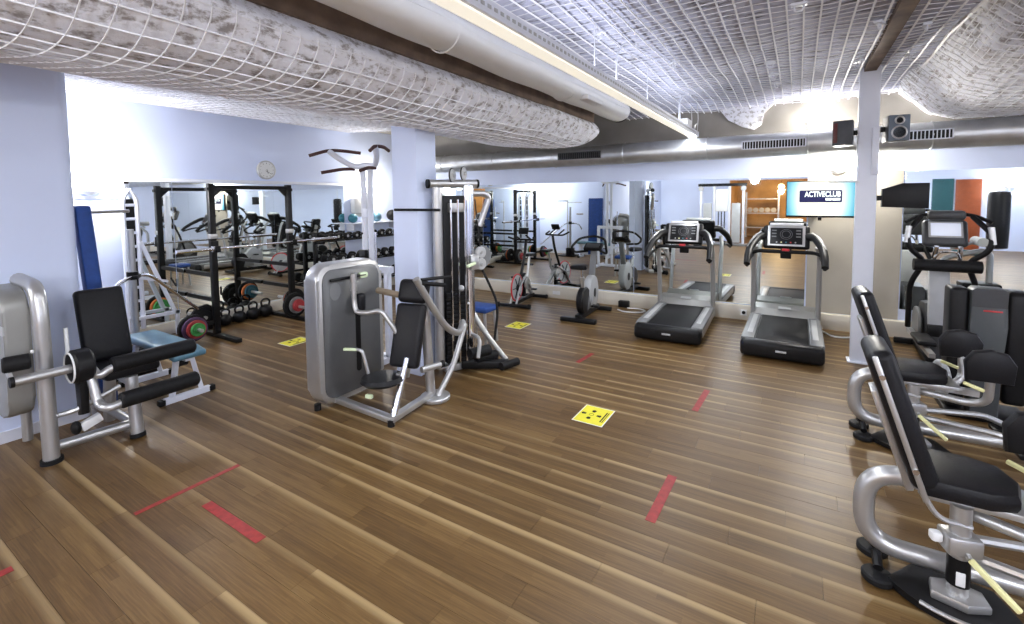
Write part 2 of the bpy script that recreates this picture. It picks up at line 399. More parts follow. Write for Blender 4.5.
# right bulge
def bulge(u, v, dz=0):
    P = [(.95, 3.03), (1.1, 2.88), (1.28, 2.70), (1.5, 2.62), (1.9, 2.59), (2.4, 2.60), (3.2, 2.70), (4.4, 2.84), (6.5, 2.95)]
    t = u*(len(P)-1); i = min(int(t), len(P)-2); f = t-i; f2 = f*f*(3-2*f)*.35+f*.65
    x = P[i][0]+(P[i+1][0]-P[i][0])*f; z = P[i][1]+(P[i+1][1]-P[i][1])*f2
    y = YF+(YB-YF)*v; rise = .36*max(0, min(1, (6.6-y)/2.6)); rise *= max(0, 1-abs(x-1.6)/2.0)
    return (x, y, z+rise+wob(x, y)*(1 if u > .03 else 0)+dz)
ob_ = struct('ceiling_bulge', MB().grid(bulge, 40, 120), vaultm, 'rough white bulging ceiling with wire mesh at the right')
wires = MB()
for i in range(1, 36): wires.tube([bulge(i/36, .38+.61*k/34, -.022) for k in range(35)], .004, 3)
for j in range(72): wires.tube([bulge(k/30, (-.2+j*.104-YF)/(YB-YF), -.022) for k in range(31)], .004, 3)
tag(wires.build('wire_mesh', wm_mat, ob_, smooth=False), kind='stuff')
struct('ceiling_slab', MB().b2((XL-.2, YF-3.3, 3.3), (XR+.2, YB+.2, 3.5)), conc)
struct('trim_5', MB().b2((-2.50, YF, 2.72), (-2.29, 5.80, 3.02)), brownb, 'dark brown timber beam along the vault edge')
struct('trim_6', MB().b2((.53, -.5, 2.985), (.63, 6.0, 3.035)), brownb, 'brown ceiling rail running to the steel post')
# loose plaster scrap hanging above the pipe
sc = MB().prism([(0, 0), (.12, -.16), (.3, -.27), (.45, -.32), (.54, -.26), (.56, -.1), (.7, .02), (.4, .06)], (-1.0, 7.34, 2.98), (1, 0, 0), (0, 0, 1), .03, .008)
tag(sc.build('plaster_scrap', vaultm, oc))
# ceiling hooks
hk = None
for k, (x, y) in enumerate(((-.03, 3.6), (-.26, 5.01), (-.25, 5.5), (-.24, 5.95), (.46, 4.29), (.76, 4.53), (.80, 5.4), (.44, 5.4), (-1.0, 4.5), (-1.3, 3.4))):
    b = MB(); b.box((0, 0, -.012), (.09, .05, .018), None, .004); b.tube([(-.025, 0, -.02), (-.025, 0, -.055), (.025, 0, -.055), (.025, 0, -.02)], .006, 6, .02)
    if hk is None: hk = b.build('ceiling_hook', whitem)
    else: b.bm.free(); h2 = hk.copy(); col.objects.link(h2); hk2 = h2
    o = hk if k == 0 else hk2
    o.location = (x, y, 2.985); o.rotation_euler.z = .3*k
    tag(o, 'small white ceiling bracket ' + ('nearest the camera beside the wire grid centre', 'in front of the right treadmill, first of three in a row', 'in front of the right treadmill, middle of three in a row', 'in front of the right treadmill, last of three in a row', 'left of the brown ceiling rail, nearer the camera', 'right of the brown ceiling rail, nearer the camera', 'right of the brown ceiling rail, nearer the post', 'left of the brown ceiling rail, nearer the post', 'right of the light trunking, farther from the camera', 'closest to the light trunking')[k], 'bracket', 'brackets on the ceiling')
# hanging wires
for k, (x, y, l) in enumerate(((-1.28, 6.8, .42), (-1.2, 6.8, .36))):
    tag(MB().tube([(0, 0, 0), (.01, 0, -l*.5), (0, 0, -l)], .005, 6).build('hanging_cable', whitep, None, (x, y, 2.98)), ('longer left one of two white cables dangling near the vent', 'shorter right one of two white cables dangling near the vent')[k], 'cable', 'dangling cables')

# ================================================================== mirrors
def mirror_wall(label, panels, plane, nrm):
    t = thing('wall_mirror', label, 'mirror', (panels[0][0], plane, panels[0][2]) if nrm == 'y' else (plane, panels[0][0], panels[0][2]))
    for a, b, z0, z1 in panels:
        g = .003; lx, ly, lz = t.location
        if nrm == 'y': MB().b2((a+g-lx, -.008, z0-lz), (b-g-lx, 0, z1-lz)).build('pane', mirror, t, smooth=False)
        else: MB().b2((0, a+g-ly, z0-lz), (.008, b-g-ly, z1-lz)).build('pane', mirror, t, smooth=False)
    return t
t = mirror_wall('long wall mirror behind the bikes and treadmills', [(-6.95, -5.15, .21, 2.0), (-5.15, -2.22, .21, 2.0), (-2.22, .1, .21, 2.0)], YB-.001, 'y')
mirror_wall('wall mirror behind the elliptical trainer', [(1.09, 2.4, .34, 2.03), (2.4, 4.6, .34, 2.03)], YB-.001, 'y')
mirror_wall('large wall mirror behind the black squat rack', [(2.43, 2.95, .155, 2.0), (2.95, 5.70, .155, 2.0)], XL+.001, 'x')
# ================================================================== services and lamps
# round ventilation pipe along the back wall
t = thing('ventilation_pipe', 'round galvanised ventilation pipe running along the back wall', 'pipe', (-7, 7.06, 2.41))
RP = .155
x = 0; 
while x < 13.2:
    L_ = min(1.18, 13.45-x); MB().lathe([(RP, 0), (RP, L_-.004)], (x, 0, 0), (1, 0, 0), 28).build('pipe_section', steel, t)
    sb = MB(); sb.ring((x+L_, 0, 0), (1, 0, 0), RP+.001, .007, 28, 6); sb.build('seam', steel, t); x += 1.18
for vx0, vx1, zc in ((-.66, .06, 0), (.98, 1.42, .0), (-3.34, -2.62, .0)):
    wv = vx1-vx0; xc = (vx0+vx1)/2+7
    vt = MB(); 
    for a, b in (((-wv/2, -.055), (wv/2, -.045)), ((-wv/2, .045), (wv/2, .055)), ((-wv/2, -.055), (-wv/2+.012, .055)), ((wv/2-.012, -.055), (wv/2, .055))):
        vt.b2((xc+a[0], -.178, a[1]), (xc+b[0], -.13, b[1]))
    fr = vt.build('vent_frame', whitem if vx0 > -3 else greyd, t)
    MB().b2((xc-wv/2, -.161, -.05), (xc+wv/2, -.13, .05)).build('vent_opening', blackm, fr)
    s_ = MB(); n = int(wv/.032)
    for k in range(1, n): s_.b2((xc-wv/2+wv*k/n-.004, -.172, -.045), (xc-wv/2+wv*k/n+.004, -.160, .045))
    s_.build('slats', whitem if vx0 > -3 else greyd, fr)
# white textile air duct beside the beam
t = thing('air_duct', 'fat white fabric air duct hanging along the brown beam', 'duct', (-1.975, 0, 2.825))
MB().grid(lambda u, v: (.13*math.cos(2*PI*u)*1.12, -1.5+7.35*v, .122*math.sin(2*PI*u)+.006*math.sin(40*v+6*u)), 28, 60).build('duct_sleeve', whitep, t)
MB().disc((0, 5.85, 0), (0, 1, 0), .13, .02).build('end_cap', blackm, t)
for y in (.6, 2.4, 4.2): MB().ring((0, y, 0), (0, 1, 0), .136, .006, 28, 6).build('hoop', whitep, t)
MB().box((.13, 4.6, -.08), (.10, .42, .05), None, .01).build('junction_box', whitep, t)
# light trunking
t = thing('light_trunking', 'long white light trunking with glowing strip hung from the ceiling', 'ceiling light', (-1.30, 0, 2.60))
MB().prism([(-.075, 0), (.055, 0), (.055, .07), (.02, .075), (-.05, .075), (-.075, .06)], (0, -1.4, 0), (1, 0, 0), (0, 0, 1), -8.6, .004).build('housing', whitem, t)
MB().b2((-.055, -1.38, -.012), (.035, 7.18, .0)).build('diffuser', tubeg, t)
pf = MB()
for k in range(150): pf.b2((.054, -1.3+k*.055, .028), (.058, -1.3+k*.055+.028, .045))
tag(pf.build('perforation', greyl, t), kind='stuff')
for y in (1.9, 3.3, 4.7, 6.2): MB().cyl((0, y, .07), (0, y, .43), .005, n=6).build('hanger_rod', whitem, t)
for y in (3.7, 6.0): MB().tube([(.03, y, .07), (.03, y, .3), (.06, y+.1, .4), (.12, y+.25, .42)], .008, 6, .06).build('feed_cable', whitem, t)
MB().box((.0, 6.6, .12), (.09, .3, .1), None, .01).build('driver_box', whitep, t)
MB().tube([(0, 7.14, .07), (0, 7.16, .16), (.03, 7.17, .19)], .012, 6).build('end_hook', silver, t)
arealight('trunk_light', (-.01, 2.9, -.02), .085, 8.4, P_TRUNK, (.90, .94, 1), (0, 0, 0), t)
arealight('ceiling_fill', (-.01, 2.9, .082), .08, 8.4, 15, (.90, .93, 1), (PI, 0, 0), t)  # added upward strip that brightens the ceiling and the duct
# second trunking run, added out of view for extra light
t2 = thing('light_trunking', 'added white light trunking, unseen fill above the right side behind the camera', 'ceiling light', (3.1, 0, 2.5))
MB().b2((-.065, -4.4, 0), (.065, 3.4, .07), .01).build('housing', whitem, t2); MB().b2((-.045, -4.38, -.012), (.045, 3.38, 0)).build('diffuser', tubeg, t2)
arealight('trunk_light', (0, -.5, -.02), .085, 7.6, P_TRUNK*1.0, (.90, .94, 1), (0, 0, 0), t2)
arealight('ceiling_fill', (0, -.5, .08), .08, 7.6, 60, (.90, .93, 1), (PI, 0, 0), t2)  # added fill aimed up at ceiling and vault
for y in (-3, 2): MB().cyl((0, y, .07), (0, y, .5), .005, n=6).build('hanger_rod', whitem, t2)

def wall_lamp(label, loc, rz, power=P_WALL, color=(1, .95, .86), rad=.06, up=.10):
    """bowl uplighter; local +y points away from the wall"""
    t = thing('wall_lamp', label, 'wall lamp', loc, rz)
    bw = MB(); prof = [(.02, -.07), (.06, -.055), (.095, -.02), (.105, .02), (.098, .02), (.088, -.012), (.055, -.045), (.015, -.058)]
    for (r0_, z0), (r1_, z1) in zip(prof[:-1], prof[1:]):
        n = 12; vs_ = []
        for r_, z_ in ((r0_, z0), (r1_, z1)):
            for k in range(n+1): a = PI*k/n; vs_.append((r_*math.cos(a), r_*math.sin(a)+.01, z_))
        bw._add(vs_, [[k, k+1, n+2+k, n+1+k] for k in range(n)])
    bw.build('bowl', whitep, t)
    MB().b2((-.06, 0, -.06), (.06, .012, .03), .003).build('back_plate', whitep, t)
    MB().sph((0, .055, .012), .04).build('bulb', lampg, t)
    pointlight('lamp_light', (0, .15, up), power, color, rad, t)
    return t
wall_lamp('glowing wall uplighter on the left wall above the white shelf edge', (XL+.001, 2.1, 1.90), -90, P_WALL*.85)
wall_lamp('glowing wall uplighter behind the white pull-up frame', (XL+.001, 6.22, 1.88), -90, P_WALL*.6)
wall_lamp('bright uplighter above the television', (.42, YB-.001, 2.09), 180, P_WALL*1.5, up=.06)
wall_lamp('small uplighter hidden above the ventilation pipe at the right', (1.55, YB-.001, 2.68), 180, P_WALL*.45, up=.05)
wall_lamp('small uplighter above the ventilation pipe near the white post', (.15, YB-.001, 2.68), 180, P_WALL*.14, up=.05)
wall_lamp('wall uplighter on the wall behind the camera beside the orange door', (5.4, YF+.001, 1.95), 0, P_WALL*.8)
wall_lamp('added fill uplighter on the unseen right wall near the elliptical trainer', (XR-.001, 4.0, 1.95), 90, P_WALL*1.2)  # added lamp, extra light from the right side
wall_lamp('added fill uplighter on the long white wall behind the camera', (-4.899, -2.2, 1.95), -90, P_WALL*1.3)  # added lamp, extra light from behind the camera
# warm lamp of the side room
t = thing('pendant_lamp', 'warm glowing pendant lamp in the side room', 'lamp', (-.6, YF-1.6, 2.1))
MB().sph((0, 0, 0), .11).build('globe', warmg, t); MB().cyl((0, 0, .1), (0, 0, .31), .006, n=6).build('cord', blackm, t)
pointlight('pendant_light', (0, 0, -.18), P_WARM, (1, .68, .34), .1, t)

for (px_, py_, lab) in ((-1.2, -2.0, 'added white fill globe hung unseen behind the camera on the left'), (2.3, -1.6, 'added white fill globe hung unseen behind the camera on the right')):  # added globes out of view, frontal fill for walls and vault
    t = thing('pendant_lamp', lab, 'lamp', (px_, py_, 2.45))
    MB().sph((0, 0, 0), .12, (1, 1, 1), 14).build('globe', lampg, t); MB().cyl((0, 0, .11), (0, 0, .55), .006, n=6).build('cord', blackm, t); MB().cyl((0, 0, .09), (0, 0, .15), .04).build('holder', whitep, t)
    pointlight('pendant_light', (0, 0, -.20), P_FILL, (.95, .97, 1), .12, t)
# wall clock
t = thing('wall_clock', 'round white wall clock above the left mirror', 'clock', (XL+.002, 4.24, 2.22))
MB().disc((.02, 0, 0), (1, 0, 0), .145, .04, .01, 32).build('case', greyl, t)
MB().disc((.042, 0, 0), (1, 0, 0), .125, .006, .001, 32).build('dial', whitep, t)
MB().ring((.042, 0, 0), (1, 0, 0), .135, .011, 32, 8).build('bezel', silver, t)
for k in range(12):
    a = PI*k/6; MB().bar((.047, .095*math.sin(a), .095*math.cos(a)), (.047, .113*math.sin(a), .113*math.cos(a)), .006, .003).build('hour_mark', inkm, t)
MB().bar((.049, -.02, -.012), (.049, .085, -.065), .007, .003).build('minute_hand', inkm, t)
MB().bar((.050, 0, .012), (.050, .02, -.055), .009, .003).build('hour_hand', inkm, t)

# steel post with speakers
t = thing('steel_post', 'narrow white steel post from floor to ceiling right of the television', 'post', (.585, 6.0, 0))
MB().b2((-.085, -.05, 0), (.085, .05, 3.03), .008).build('post_tube', whitem, t)
MB().b2((-.11, -.09, 0), (.11, .09, .015), .003).build('foot_plate', whitem, t)
MB().b2((.03, -.09, 1.95), (.085, -.05, 2.42), .006).build('cable_cover', whitem, t)
MB().box((-.19, -.04, 1.885), (.26, .09, .012), None, .004).build('small_shelf', whitep, t)
def speaker(label, loc, rz, face, side):
    t = thing('loudspeaker', label, 'speaker', loc, rz)
    MB().box((0, 0, 0), (.17, .19, .25), None, .006).build('cabinet', mat('charcoal_wood', (.05, .055, .065), .5, var=.15), t)
    if face:
        MB().box((0, -.098, 0), (.166, .008, .245), None, .003).build('baffle', mat('slate_baffle', (.12, .15, .19), .45), t)
        for z, r in ((-.045, .058), (.072, .034)):
            w_ = MB(); w_.ring((0, -.104, z), (0, 1, 0), r, .008, 24, 8); w = w_.build('driver_ring', silver, t)
            MB().lathe([(r-.002, 0), (r*.5, .012), (r*.25, .004), (.002, .0)], (0, -.102, z), (0, 1, 0), 20).build('cone', blackp, w)
    else:
        MB().box((-.06, -.098, 0), (.035, .006, .2), None, .002).build('port_strip', mat('dark_red', (.10, .02, .02), .5), t)
    MB().bar((side*.08, .03, 0), (side*.118, .03, 0), .05, .05).build('bracket', blackm, t)
    return t
s1 = speaker('charcoal loudspeaker on the left side of the white post', (.378, 5.99, 2.385), -8, False, 1)
s2 = speaker('loudspeaker with two ringed drivers on the right side of the post', (.805, 6.0, 2.40), 8, True, -1)
# monitor box on an arm right of the post
t = thing('black_monitor', 'black tapered box on an arm right of the white post', 'monitor', (.905, 6.0, 1.745))
MB().prism([(-.19, -.12), (.17, -.135), (.17, .115), (-.03, .115), (-.19, .06)], (0, .05, 0), (1, 0, 0), (0, 0, 1), .10, .006).build('casing', blackp, t)
MB().bar((-.18, 0, -.03), (-.228, 0, -.03), .05, .05).build('arm', blackm, t)

# ---- television
t = thing('television', 'flat television showing a blue and white club logo', 'television', (.235, 7.16, 1.70))
TW, TH = .75, .47
MB().box((0, 0, 0), (TW, .05, TH), None, .006).build('housing', blackp, t)
sm = bpy.data.materials.new('tv_screen'); sm.use_nodes = True; nt = sm.node_tree; N = nt.nodes; L = nt.links; b = N['Principled BSDF']
tc = N.new('ShaderNodeTexCoord'); mp = N.new('ShaderNodeMapping'); mp.inputs['Scale'].default_value = (1/.37, 0, 1/.62)
gr = N.new('ShaderNodeTexGradient'); gr.gradient_type = 'SPHERICAL'; rp = N.new('ShaderNodeValToRGB')
L.new(tc.outputs['Object'], mp.inputs[0]); L.new(mp.outputs[0], gr.inputs[0]); L.new(gr.outputs['Fac'], rp.inputs['Fac'])
e = rp.color_ramp.elements; e[0].position = 0; e[0].color = (.03, .30, .44, 1); e[1].position = .45; e[1].color = (.95, .93, .80, 1); k = e.new(.2); k.color = (.30, .62, .70, 1)
L.new(rp.outputs['Color'], b.inputs['Emission Color']); b.inputs['Emission Strength'].default_value = 1.0; b.inputs['Base Color'].default_value = (.02, .02, .02, 1); b.inputs['Roughness'].default_value = .2
MB().box((0, -.0265, .006), (TW-.018, .004, TH-.035), None).build('screen', sm, t)
navy = emis('navy_logo', (.004, .006, .06), .6); wl_ = emis('white_letters', (.85, .93, .88), .9)
lg = MB().prism(rrect(.455, .155, .015), (.0, -.029, .035), (1, 0, 0), (0, 0, 1), -.0015).build('logo_plate', navy, t)
def text(s, size, loc, m_, parent, sx=1, align='RIGHT', bold=.0, rot=(PI/2, 0, 0)):
    cu = bpy.data.curves.new('txt', 'FONT'); cu.body = s; cu.size = size; cu.align_x = align; cu.offset = bold; cu.extrude = .0006
    tmp = bpy.data.objects.new('txt', cu); col.objects.link(tmp); dg = bpy.context.evaluated_depsgraph_get(); dg.update()
    me = bpy.data.meshes.new_from_object(tmp.evaluated_get(dg)); bpy.data.objects.remove(tmp); bpy.data.curves.remove(cu)
    me.materials.clear(); me.materials.append(m_); o = bpy.data.objects.new('lettering', me); col.objects.link(o)
    o.parent = parent; o.location = loc; o.rotation_euler = rot; o.scale = (sx, 1, 1); return o
text('ACTIVECLUB', .094, (.212, -.0325, .031), wl_, t, .70, bold=.0022)
ln = MB()
for x0, x1 in ((.055, .118), (.126, .208)): ln.b2((x0, -.0335, -.018), (x1, -.0315, .012))
ln.build('small_line', wl_, t)
MB().box((.0, -.028, -TH/2+.008), (.05, .004, .004)).build('led', greyl, t)
MB().b2((-.1, .02, -.1), (.1, .06, .1)).build('wall_plate', blackm, t); MB().b2((-.03, .05, -.04), (.03, .19, .04)).build('wall_arm', blackm, t)
MB().b2((-.02, -.01, -TH/2-.04), (.02, .02, -TH/2)).build('bracket', blackm, t)

# ================================================================== floor markings
def sign(label, x, y, rz):
    t = thing('floor_sign', label, 'floor sign', (x, y, .001), rz, 'yellow floor signs')
    MB().b2((-.125, -.155, 0), (.125, .155, .0012)).build('border', whitep, t)
    MB().b2((-.117, -.147, .0012), (.117, .147, .002)).build('yellow_field', yellow, t)
    for a in range(4):
        b_ = MB(); b_.prism([(.045, -.011), (.045, .011), (.075, .018), (.085, 0), (.075, -.018)], (0, 0, 0), (1, 0, 0), (0, 1, 0), .0006)
        o = b_.build('arrow', inkm, t); o.location = (-.02, 0, .002); o.rotation_euler.z = PI/2*a
    MB().ring((-.02, 0, .002), (0, 0, 1), .018, .0018, 16, 4).build('person_mark', inkm, t)
    for k in (0, 1): MB().b2((.078+k*.018, -.09, .002), (.088+k*.014, .09, .0026)).build('text_line', inkm, t)
    return t
sign('yellow distance sign on the open floor in front of the treadmills', -1.36, 3.45, 0)
sign('yellow distance sign on the floor beside the squat rack', -5.27, 3.44, 0)
sign('yellow distance sign on the floor by the spinning bike', -3.25, 5.44, 0)
def tape(label, x0, y0, x1, y1, wd=.05):
    d = V((x1-x0, y1-y0, 0)); l = d.length; o = MB().b2((0, -wd/2, 0), (l, wd/2, .0012)).build('floor_tape', redt, None, (x0, y0, .001)); o.rotation_euler.z = math.atan2(d.y, d.x)
    return tag(o, label, 'floor tape', 'red floor tape')
tape('faded red tape line on the floor pointing at the leg extension machine', -3.13, 1.03, -3.12, 1.60, .035)
tape('short red tape strip lying along the planks', -2.88, 1.285, -2.32, 1.28, .055)
tape('bright red tape strip nearest the seated machines', -.64, 2.44, -.63, 2.93, .055)
tape('red tape strip in front of the right treadmill', -.68, 3.94, -.66, 4.43, .05)
tape('red tape end at the left edge', -3.17, .35, -3.17, .56, .05)
tape('faint red tape strip between sign and left treadmill', -1.96, 4.5, -1.93, 4.85, .05)

# ================================================================== leg extension machine (left)
ox, oy = -4.4, 1.1
t = thing('leg_extension_machine', 'grey leg extension machine with black rollers at the left', 'gym machine', (ox, oy, 0))
def q(x, y, z): return (x-ox, y-oy, z)
MB().prism(rrect(.52, .86, .14, 6), q(-4.56, .93, .76), (1, 0, 0), (0, 0, 1), .13, .02).build('weight_shroud', champ, t)
MB().tube([q(-4.25, .97, .005), q(-4.27, .97, 1.0), q(-4.31, .97, 1.19), q(-4.6, .95, 1.22)], .045, 12, .12, 6).build('front_upright', silver, t)
MB().tube([q(-4.76, .97, .02), q(-4.76, .97, 1.1), q(-4.6, .95, 1.2)], .03, 10, .1).build('rear_upright', silver, t)
MB().cyl(q(-4.25, .97, 0), q(-4.25, .97, .03), .06).build('foot_cap', rubber, t)
MB().box(q(-4.33, .80, .93), (.07, .012, .06), None, .004).build('badge', greyl, t)
MB().box(q(-4.24, .913, .78), (.03, .015, .02), None, .004).build('light_dot', whitep, t)
MB().cyl(q(-4.16, .80, .63), q(-4.16, 1.10, .63), .030).build('axle', silver, t)
MB().cyl(q(-4.16, .785, .63), q(-4.16, .805, .63), .034).build('axle_cap', rubber, t)
MB().disc(q(-4.20, .83, .735), (.2, 1, 0), .05, .13, .01).build('counter_roller', rubber, t)
MB().bar(q(-4.17, .80, .63), q(-4.21, .79, .70), .02, .02).build('counter_link', silver, t)
MB().disc(q(-4.18, 1.13, .63), (0, 1, 0), .115, .11, .015).build('pivot_drum', blackp, t)
MB().ring(q(-4.18, 1.072, .63), (0, 1, 0), .10, .006).build('drum_ring', whitep, t)
MB().prism([(-.06, 0), (.05, 0), (.04, -.28), (-.03, -.3)], q(-4.20, 1.16, .57), (1, 0, 0), (0, 0, 1), .05, .01).build('cam_plate', blackp, t)
MB().tube([q(-4.16, 1.18, .60), q(-4.10, 1.20, .54), q(-4.09, 1.26, .585), q(-4.10, 1.42, .60)], .026, 10, .07).build('roller_arm', silver, t)
MB().tube([q(-4.15, 1.17, .56), q(-4.08, 1.18, .36), q(-3.98, 1.20, .34), q(-3.98, 1.36, .37)], .028, 10, .09).build('roller_arm', silver, t)
for (x, z), (ya, yb) in (((-4.10, .60), (1.27, 1.80)), ((-3.98, .37), (1.27, 1.76))):
    MB().lathe([(.045, 0), (.056, .012), (.056, yb-ya-.012), (.045, yb-ya)], q(x, ya, z), (0, 1, 0), 18).build('foam_roller', rubber, t)
MB().box(q(-4.62, 1.40, .80), (.085, .30, .56), Ry(-15), .03, 3).build('backrest', vinyl, t)
MB().box(q(-4.68, 1.40, .72), (.03, .10, .6), Ry(-15), .006).build('back_frame', silver, t)
MB().box(q(-4.36, 1.42, .50), (.42, .34, .09), Ry(-4), .03, 3).build('seat', vinyl, t)
MB().bar(q(-4.62, 1.42, .43), q(-4.2, 1.42, .41), .05, .05).build('seat_rail', silver, t)
MB().tube([q(-4.3, 1.02, .08), q(-4.22, 1.42, .09)], .034, 10).build('base_beam', silver, t)
MB().tube([q(-4.22, 1.42, .45), q(-4.16, 1.42, .005)], .042, 10).build('front_leg', silver, t)
MB().cyl(q(-4.16, 1.42, 0), q(-4.165, 1.42, .03), .05).build('foot_cap', rubber, t)
MB().tube([q(-4.62, 1.42, .45), q(-4.68, 1.42, .005)], .042, 10).build('rear_leg', silver, t)
MB().tube([q(-4.66, 1.42, .09), q(-4.22, 1.42, .09)], .03, 10).build('base_beam', silver, t)
MB().tube([q(-4.27, 1.0, .30), q(-4.2, 1.1, .32), q(-4.22, 1.35, .40)], .018, 8, .08).build('link_rod', silver, t)
MB().sph(q(-4.2, 1.09, .20), .042, (1, .7, 1.1)).build('knob', rubber, t)
MB().box(q(-4.2, 1.17, .21), (.05, .12, .06), Rx(20), .008).build('peg_block', whitep, t)
MB().cyl(q(-4.30, 1.10, .70), q(-4.31, 1.10, .88), .012).build('pop_pin', whitep, t)

# flat bench
t = thing('flat_bench', 'bench with steel blue pad and white legs behind the leg extension', 'bench', (-5.0, 1.95, 0))
MB().box((-.12, 0, .43), (.84, .27, .065), None, .025, 3).build('pad', bluev, t)
MB().box((.40, 0, .41), (.18, .27, .055), Ry(10), .022, 3).build('end_pad', bluev, t)
MB().bar((-.5, 0, .37), (.45, 0, .37), .05, .05).build('spine', whitem, t)
for sx in (-.45, .36):
    for sy in (-.12, .12): MB().bar((sx, sy*.5, .36), (sx+.03, sy, .035), .035, .035).build('leg', whitem, t)
    MB().bar((sx+.03, -.19, .025), (sx+.03, .19, .025), .045, .05).build('foot_bar', whitem, t)
    for sy in (-1, 1): MB().box((sx+.03, sy*.2, .025), (.06, .05, .05), None, .008).build('foot_cap', rubber, t)
MB().cyl((.30, -.05, .3), (.30, .05, .3), .03).build('adjust_knob', rubber, t)

# blue exercise mat leaning on the wall corner
t = MB().box((0, 0, .86), (.42, .10, 1.68), None, .02).build('exercise_mat', bluem, None, (-5.14, 1.56, .022)); t.rotation_euler = (math.radians(3.3), 0, math.radians(-12))
tag(t, 'tall blue exercise mat leaning beside the white wall corner', 'mat')

# wall-mounted white ladder frame by the left wall
t = thing('ladder_frame', 'white slotted ladder frame standing against the left wall', 'gym machine', (-6.98, 2.42, .0))
for dy in (-.05, .09): MB().tube([(0, dy, .16), (0, dy, 1.78), (0, .02, 1.9)], .028, 8, .08).build('upright', whitem, t)
MB().b2((-.012, -.03, .4), (.006, .07, 1.78)).build('slotted_plate', blackm, t)
for k in range(8): MB().b2((-.015, -.05, .5+.17*k), (.02, .09, .535+.17*k), .004).build('rung', whitem, t)
MB().bar((.02, .1, 1.25), (.05, .42, .32), .04, .04).build('brace', whitem, t)
MB().bar((.04, -.06, .30), (.04, .48, .30), .04, .04).build('base_rail', whitem, t)
MB().bar((.04, .45, .32), (.04, .45, .0), .04, .04).build('leg', whitem, t)
MB().bar((.04, -.05, .32), (.04, -.05, .0), .04, .04).build('leg', whitem, t)
MB().bar((.03, -.0, .82), (.05, .36, .72), .03, .03).build('cross_rail', whitem, t)

# lever row stand
t = thing('lever_row_stand', 'grey steel row stand with chrome lever handle behind the bench', 'gym machine', (-5.75, 2.0, 0))
MB().cyl((0, 0, .1), (0, 0, 1.47), .032).build('post', silver, t)
MB().box((0, 0, .13), (.2, .2, .26), None, .01).build('weight_box', blackm, t)
MB().cyl((0, 0, .96), (0, 0, 1.04), .05).build('collar', blackm, t)
MB().box((.02, .03, .99), (.22, .05, .035), Rz(-30), .006).build('handle_block', blackm, t)
MB().tube([(.25, -.28, .8), (.2, -.2, .96), (.02, 0, 1.0), (-.1, .18, .98), (-.55, .83, .42)], .018, 10, .1).build('lever_bar', chrome, t)
MB().cyl((-.2, -.25, .0), (-.2, -.25, 1.66), .018).build('thin_post', silver, t)
MB().tube([(.15, -.5, 1.6), (-.2, -.25, 1.6)], .01, 8).build('peg_arm', silver, t)
MB().tube([(-.2, -.25, 1.65), (-.35, .12, 1.65)], .018, 8).build('peg_arm', silver, t)
MB().tube([(.22, -.45, 1.25), (.05, -.35, 1.25)], .018, 8).build('peg_arm', tanm, t)
MB().box((-.1, -.12, .02), (.5, .5, .03), None, .006).build('base_plate', blackm, t)

# ================================================================== squat rack
t = thing('squat_rack', 'black steel squat rack with two uprights before the left mirror', 'squat rack', (-6.36, 3.6, 0))
for s, y in ((-1, -.53), (1, .53)):
    MB().b2((-.035, y-.035, .04), (.035, y+.035, 1.97), .005).build('upright', blackm, t)
    MB().b2((-.62, y-.035, 0), (.52, y+.035, .05), .005).build('foot', blackm, t)
    for z in (.48, .80): MB().bar((-.03, y, z), (-.70, y, z), .045, .05).build('side_rail', blackm, t)
    MB().b2((-.03, y-.05, 1.88), (.03, y+.05, 1.92)).build('cap_clamp', blackm, t)
    g = MB().prism([(0, 0), (.12, 0), (0, -.12)], (0, 0, 0), (0, -s, 0), (0, 0, 1), .02); o = g.build('gusset', blackm, t); o.location = (0, y-s*.03, 1.91)
    jc = MB(); jc.b2((.03, y-.045, 1.10), (.05, y+.045, 1.24)); jc.b2((.03, y-.03, 1.10), (.13, y+.03, 1.125)); jc.b2((.115, y-.03, 1.10), (.13, y+.03, 1.18)); jc.build('bar_hook', blackm, t)
    MB().b2((-.03, y-.045, 1.27), (.04, y+.045, 1.33), .004).build('collar', silver, t)
    py = y-.32 if s < 0 else y-.02
    MB().cyl((.03, py, .20), (.32, py, .20), .022).build('plate_peg', silver, t)
    MB().bar((0, y, .20), (0, py, .20), .04, .05).build('peg_bracket', blackm, t)
    MB().cyl((-.05, y-s*(-.1), .26), (-.5, y-s*(-.1), .26), .022).build('plate_peg', silver, t)
MB().b2((-.03, -.53, 1.90), (.03, .53, 1.95), .005).build('top_bar', blackm, t)
MB().b2((-.62, -.53, .0), (-.55, .53, .06), .005).build('rear_bar', blackm, t)
MB().tube([(.05, -.4, .62), (-.12, -.4, .5), (-.12, -.4, .62)], .012, 8, .05).build('strap_loop', rubber, t)
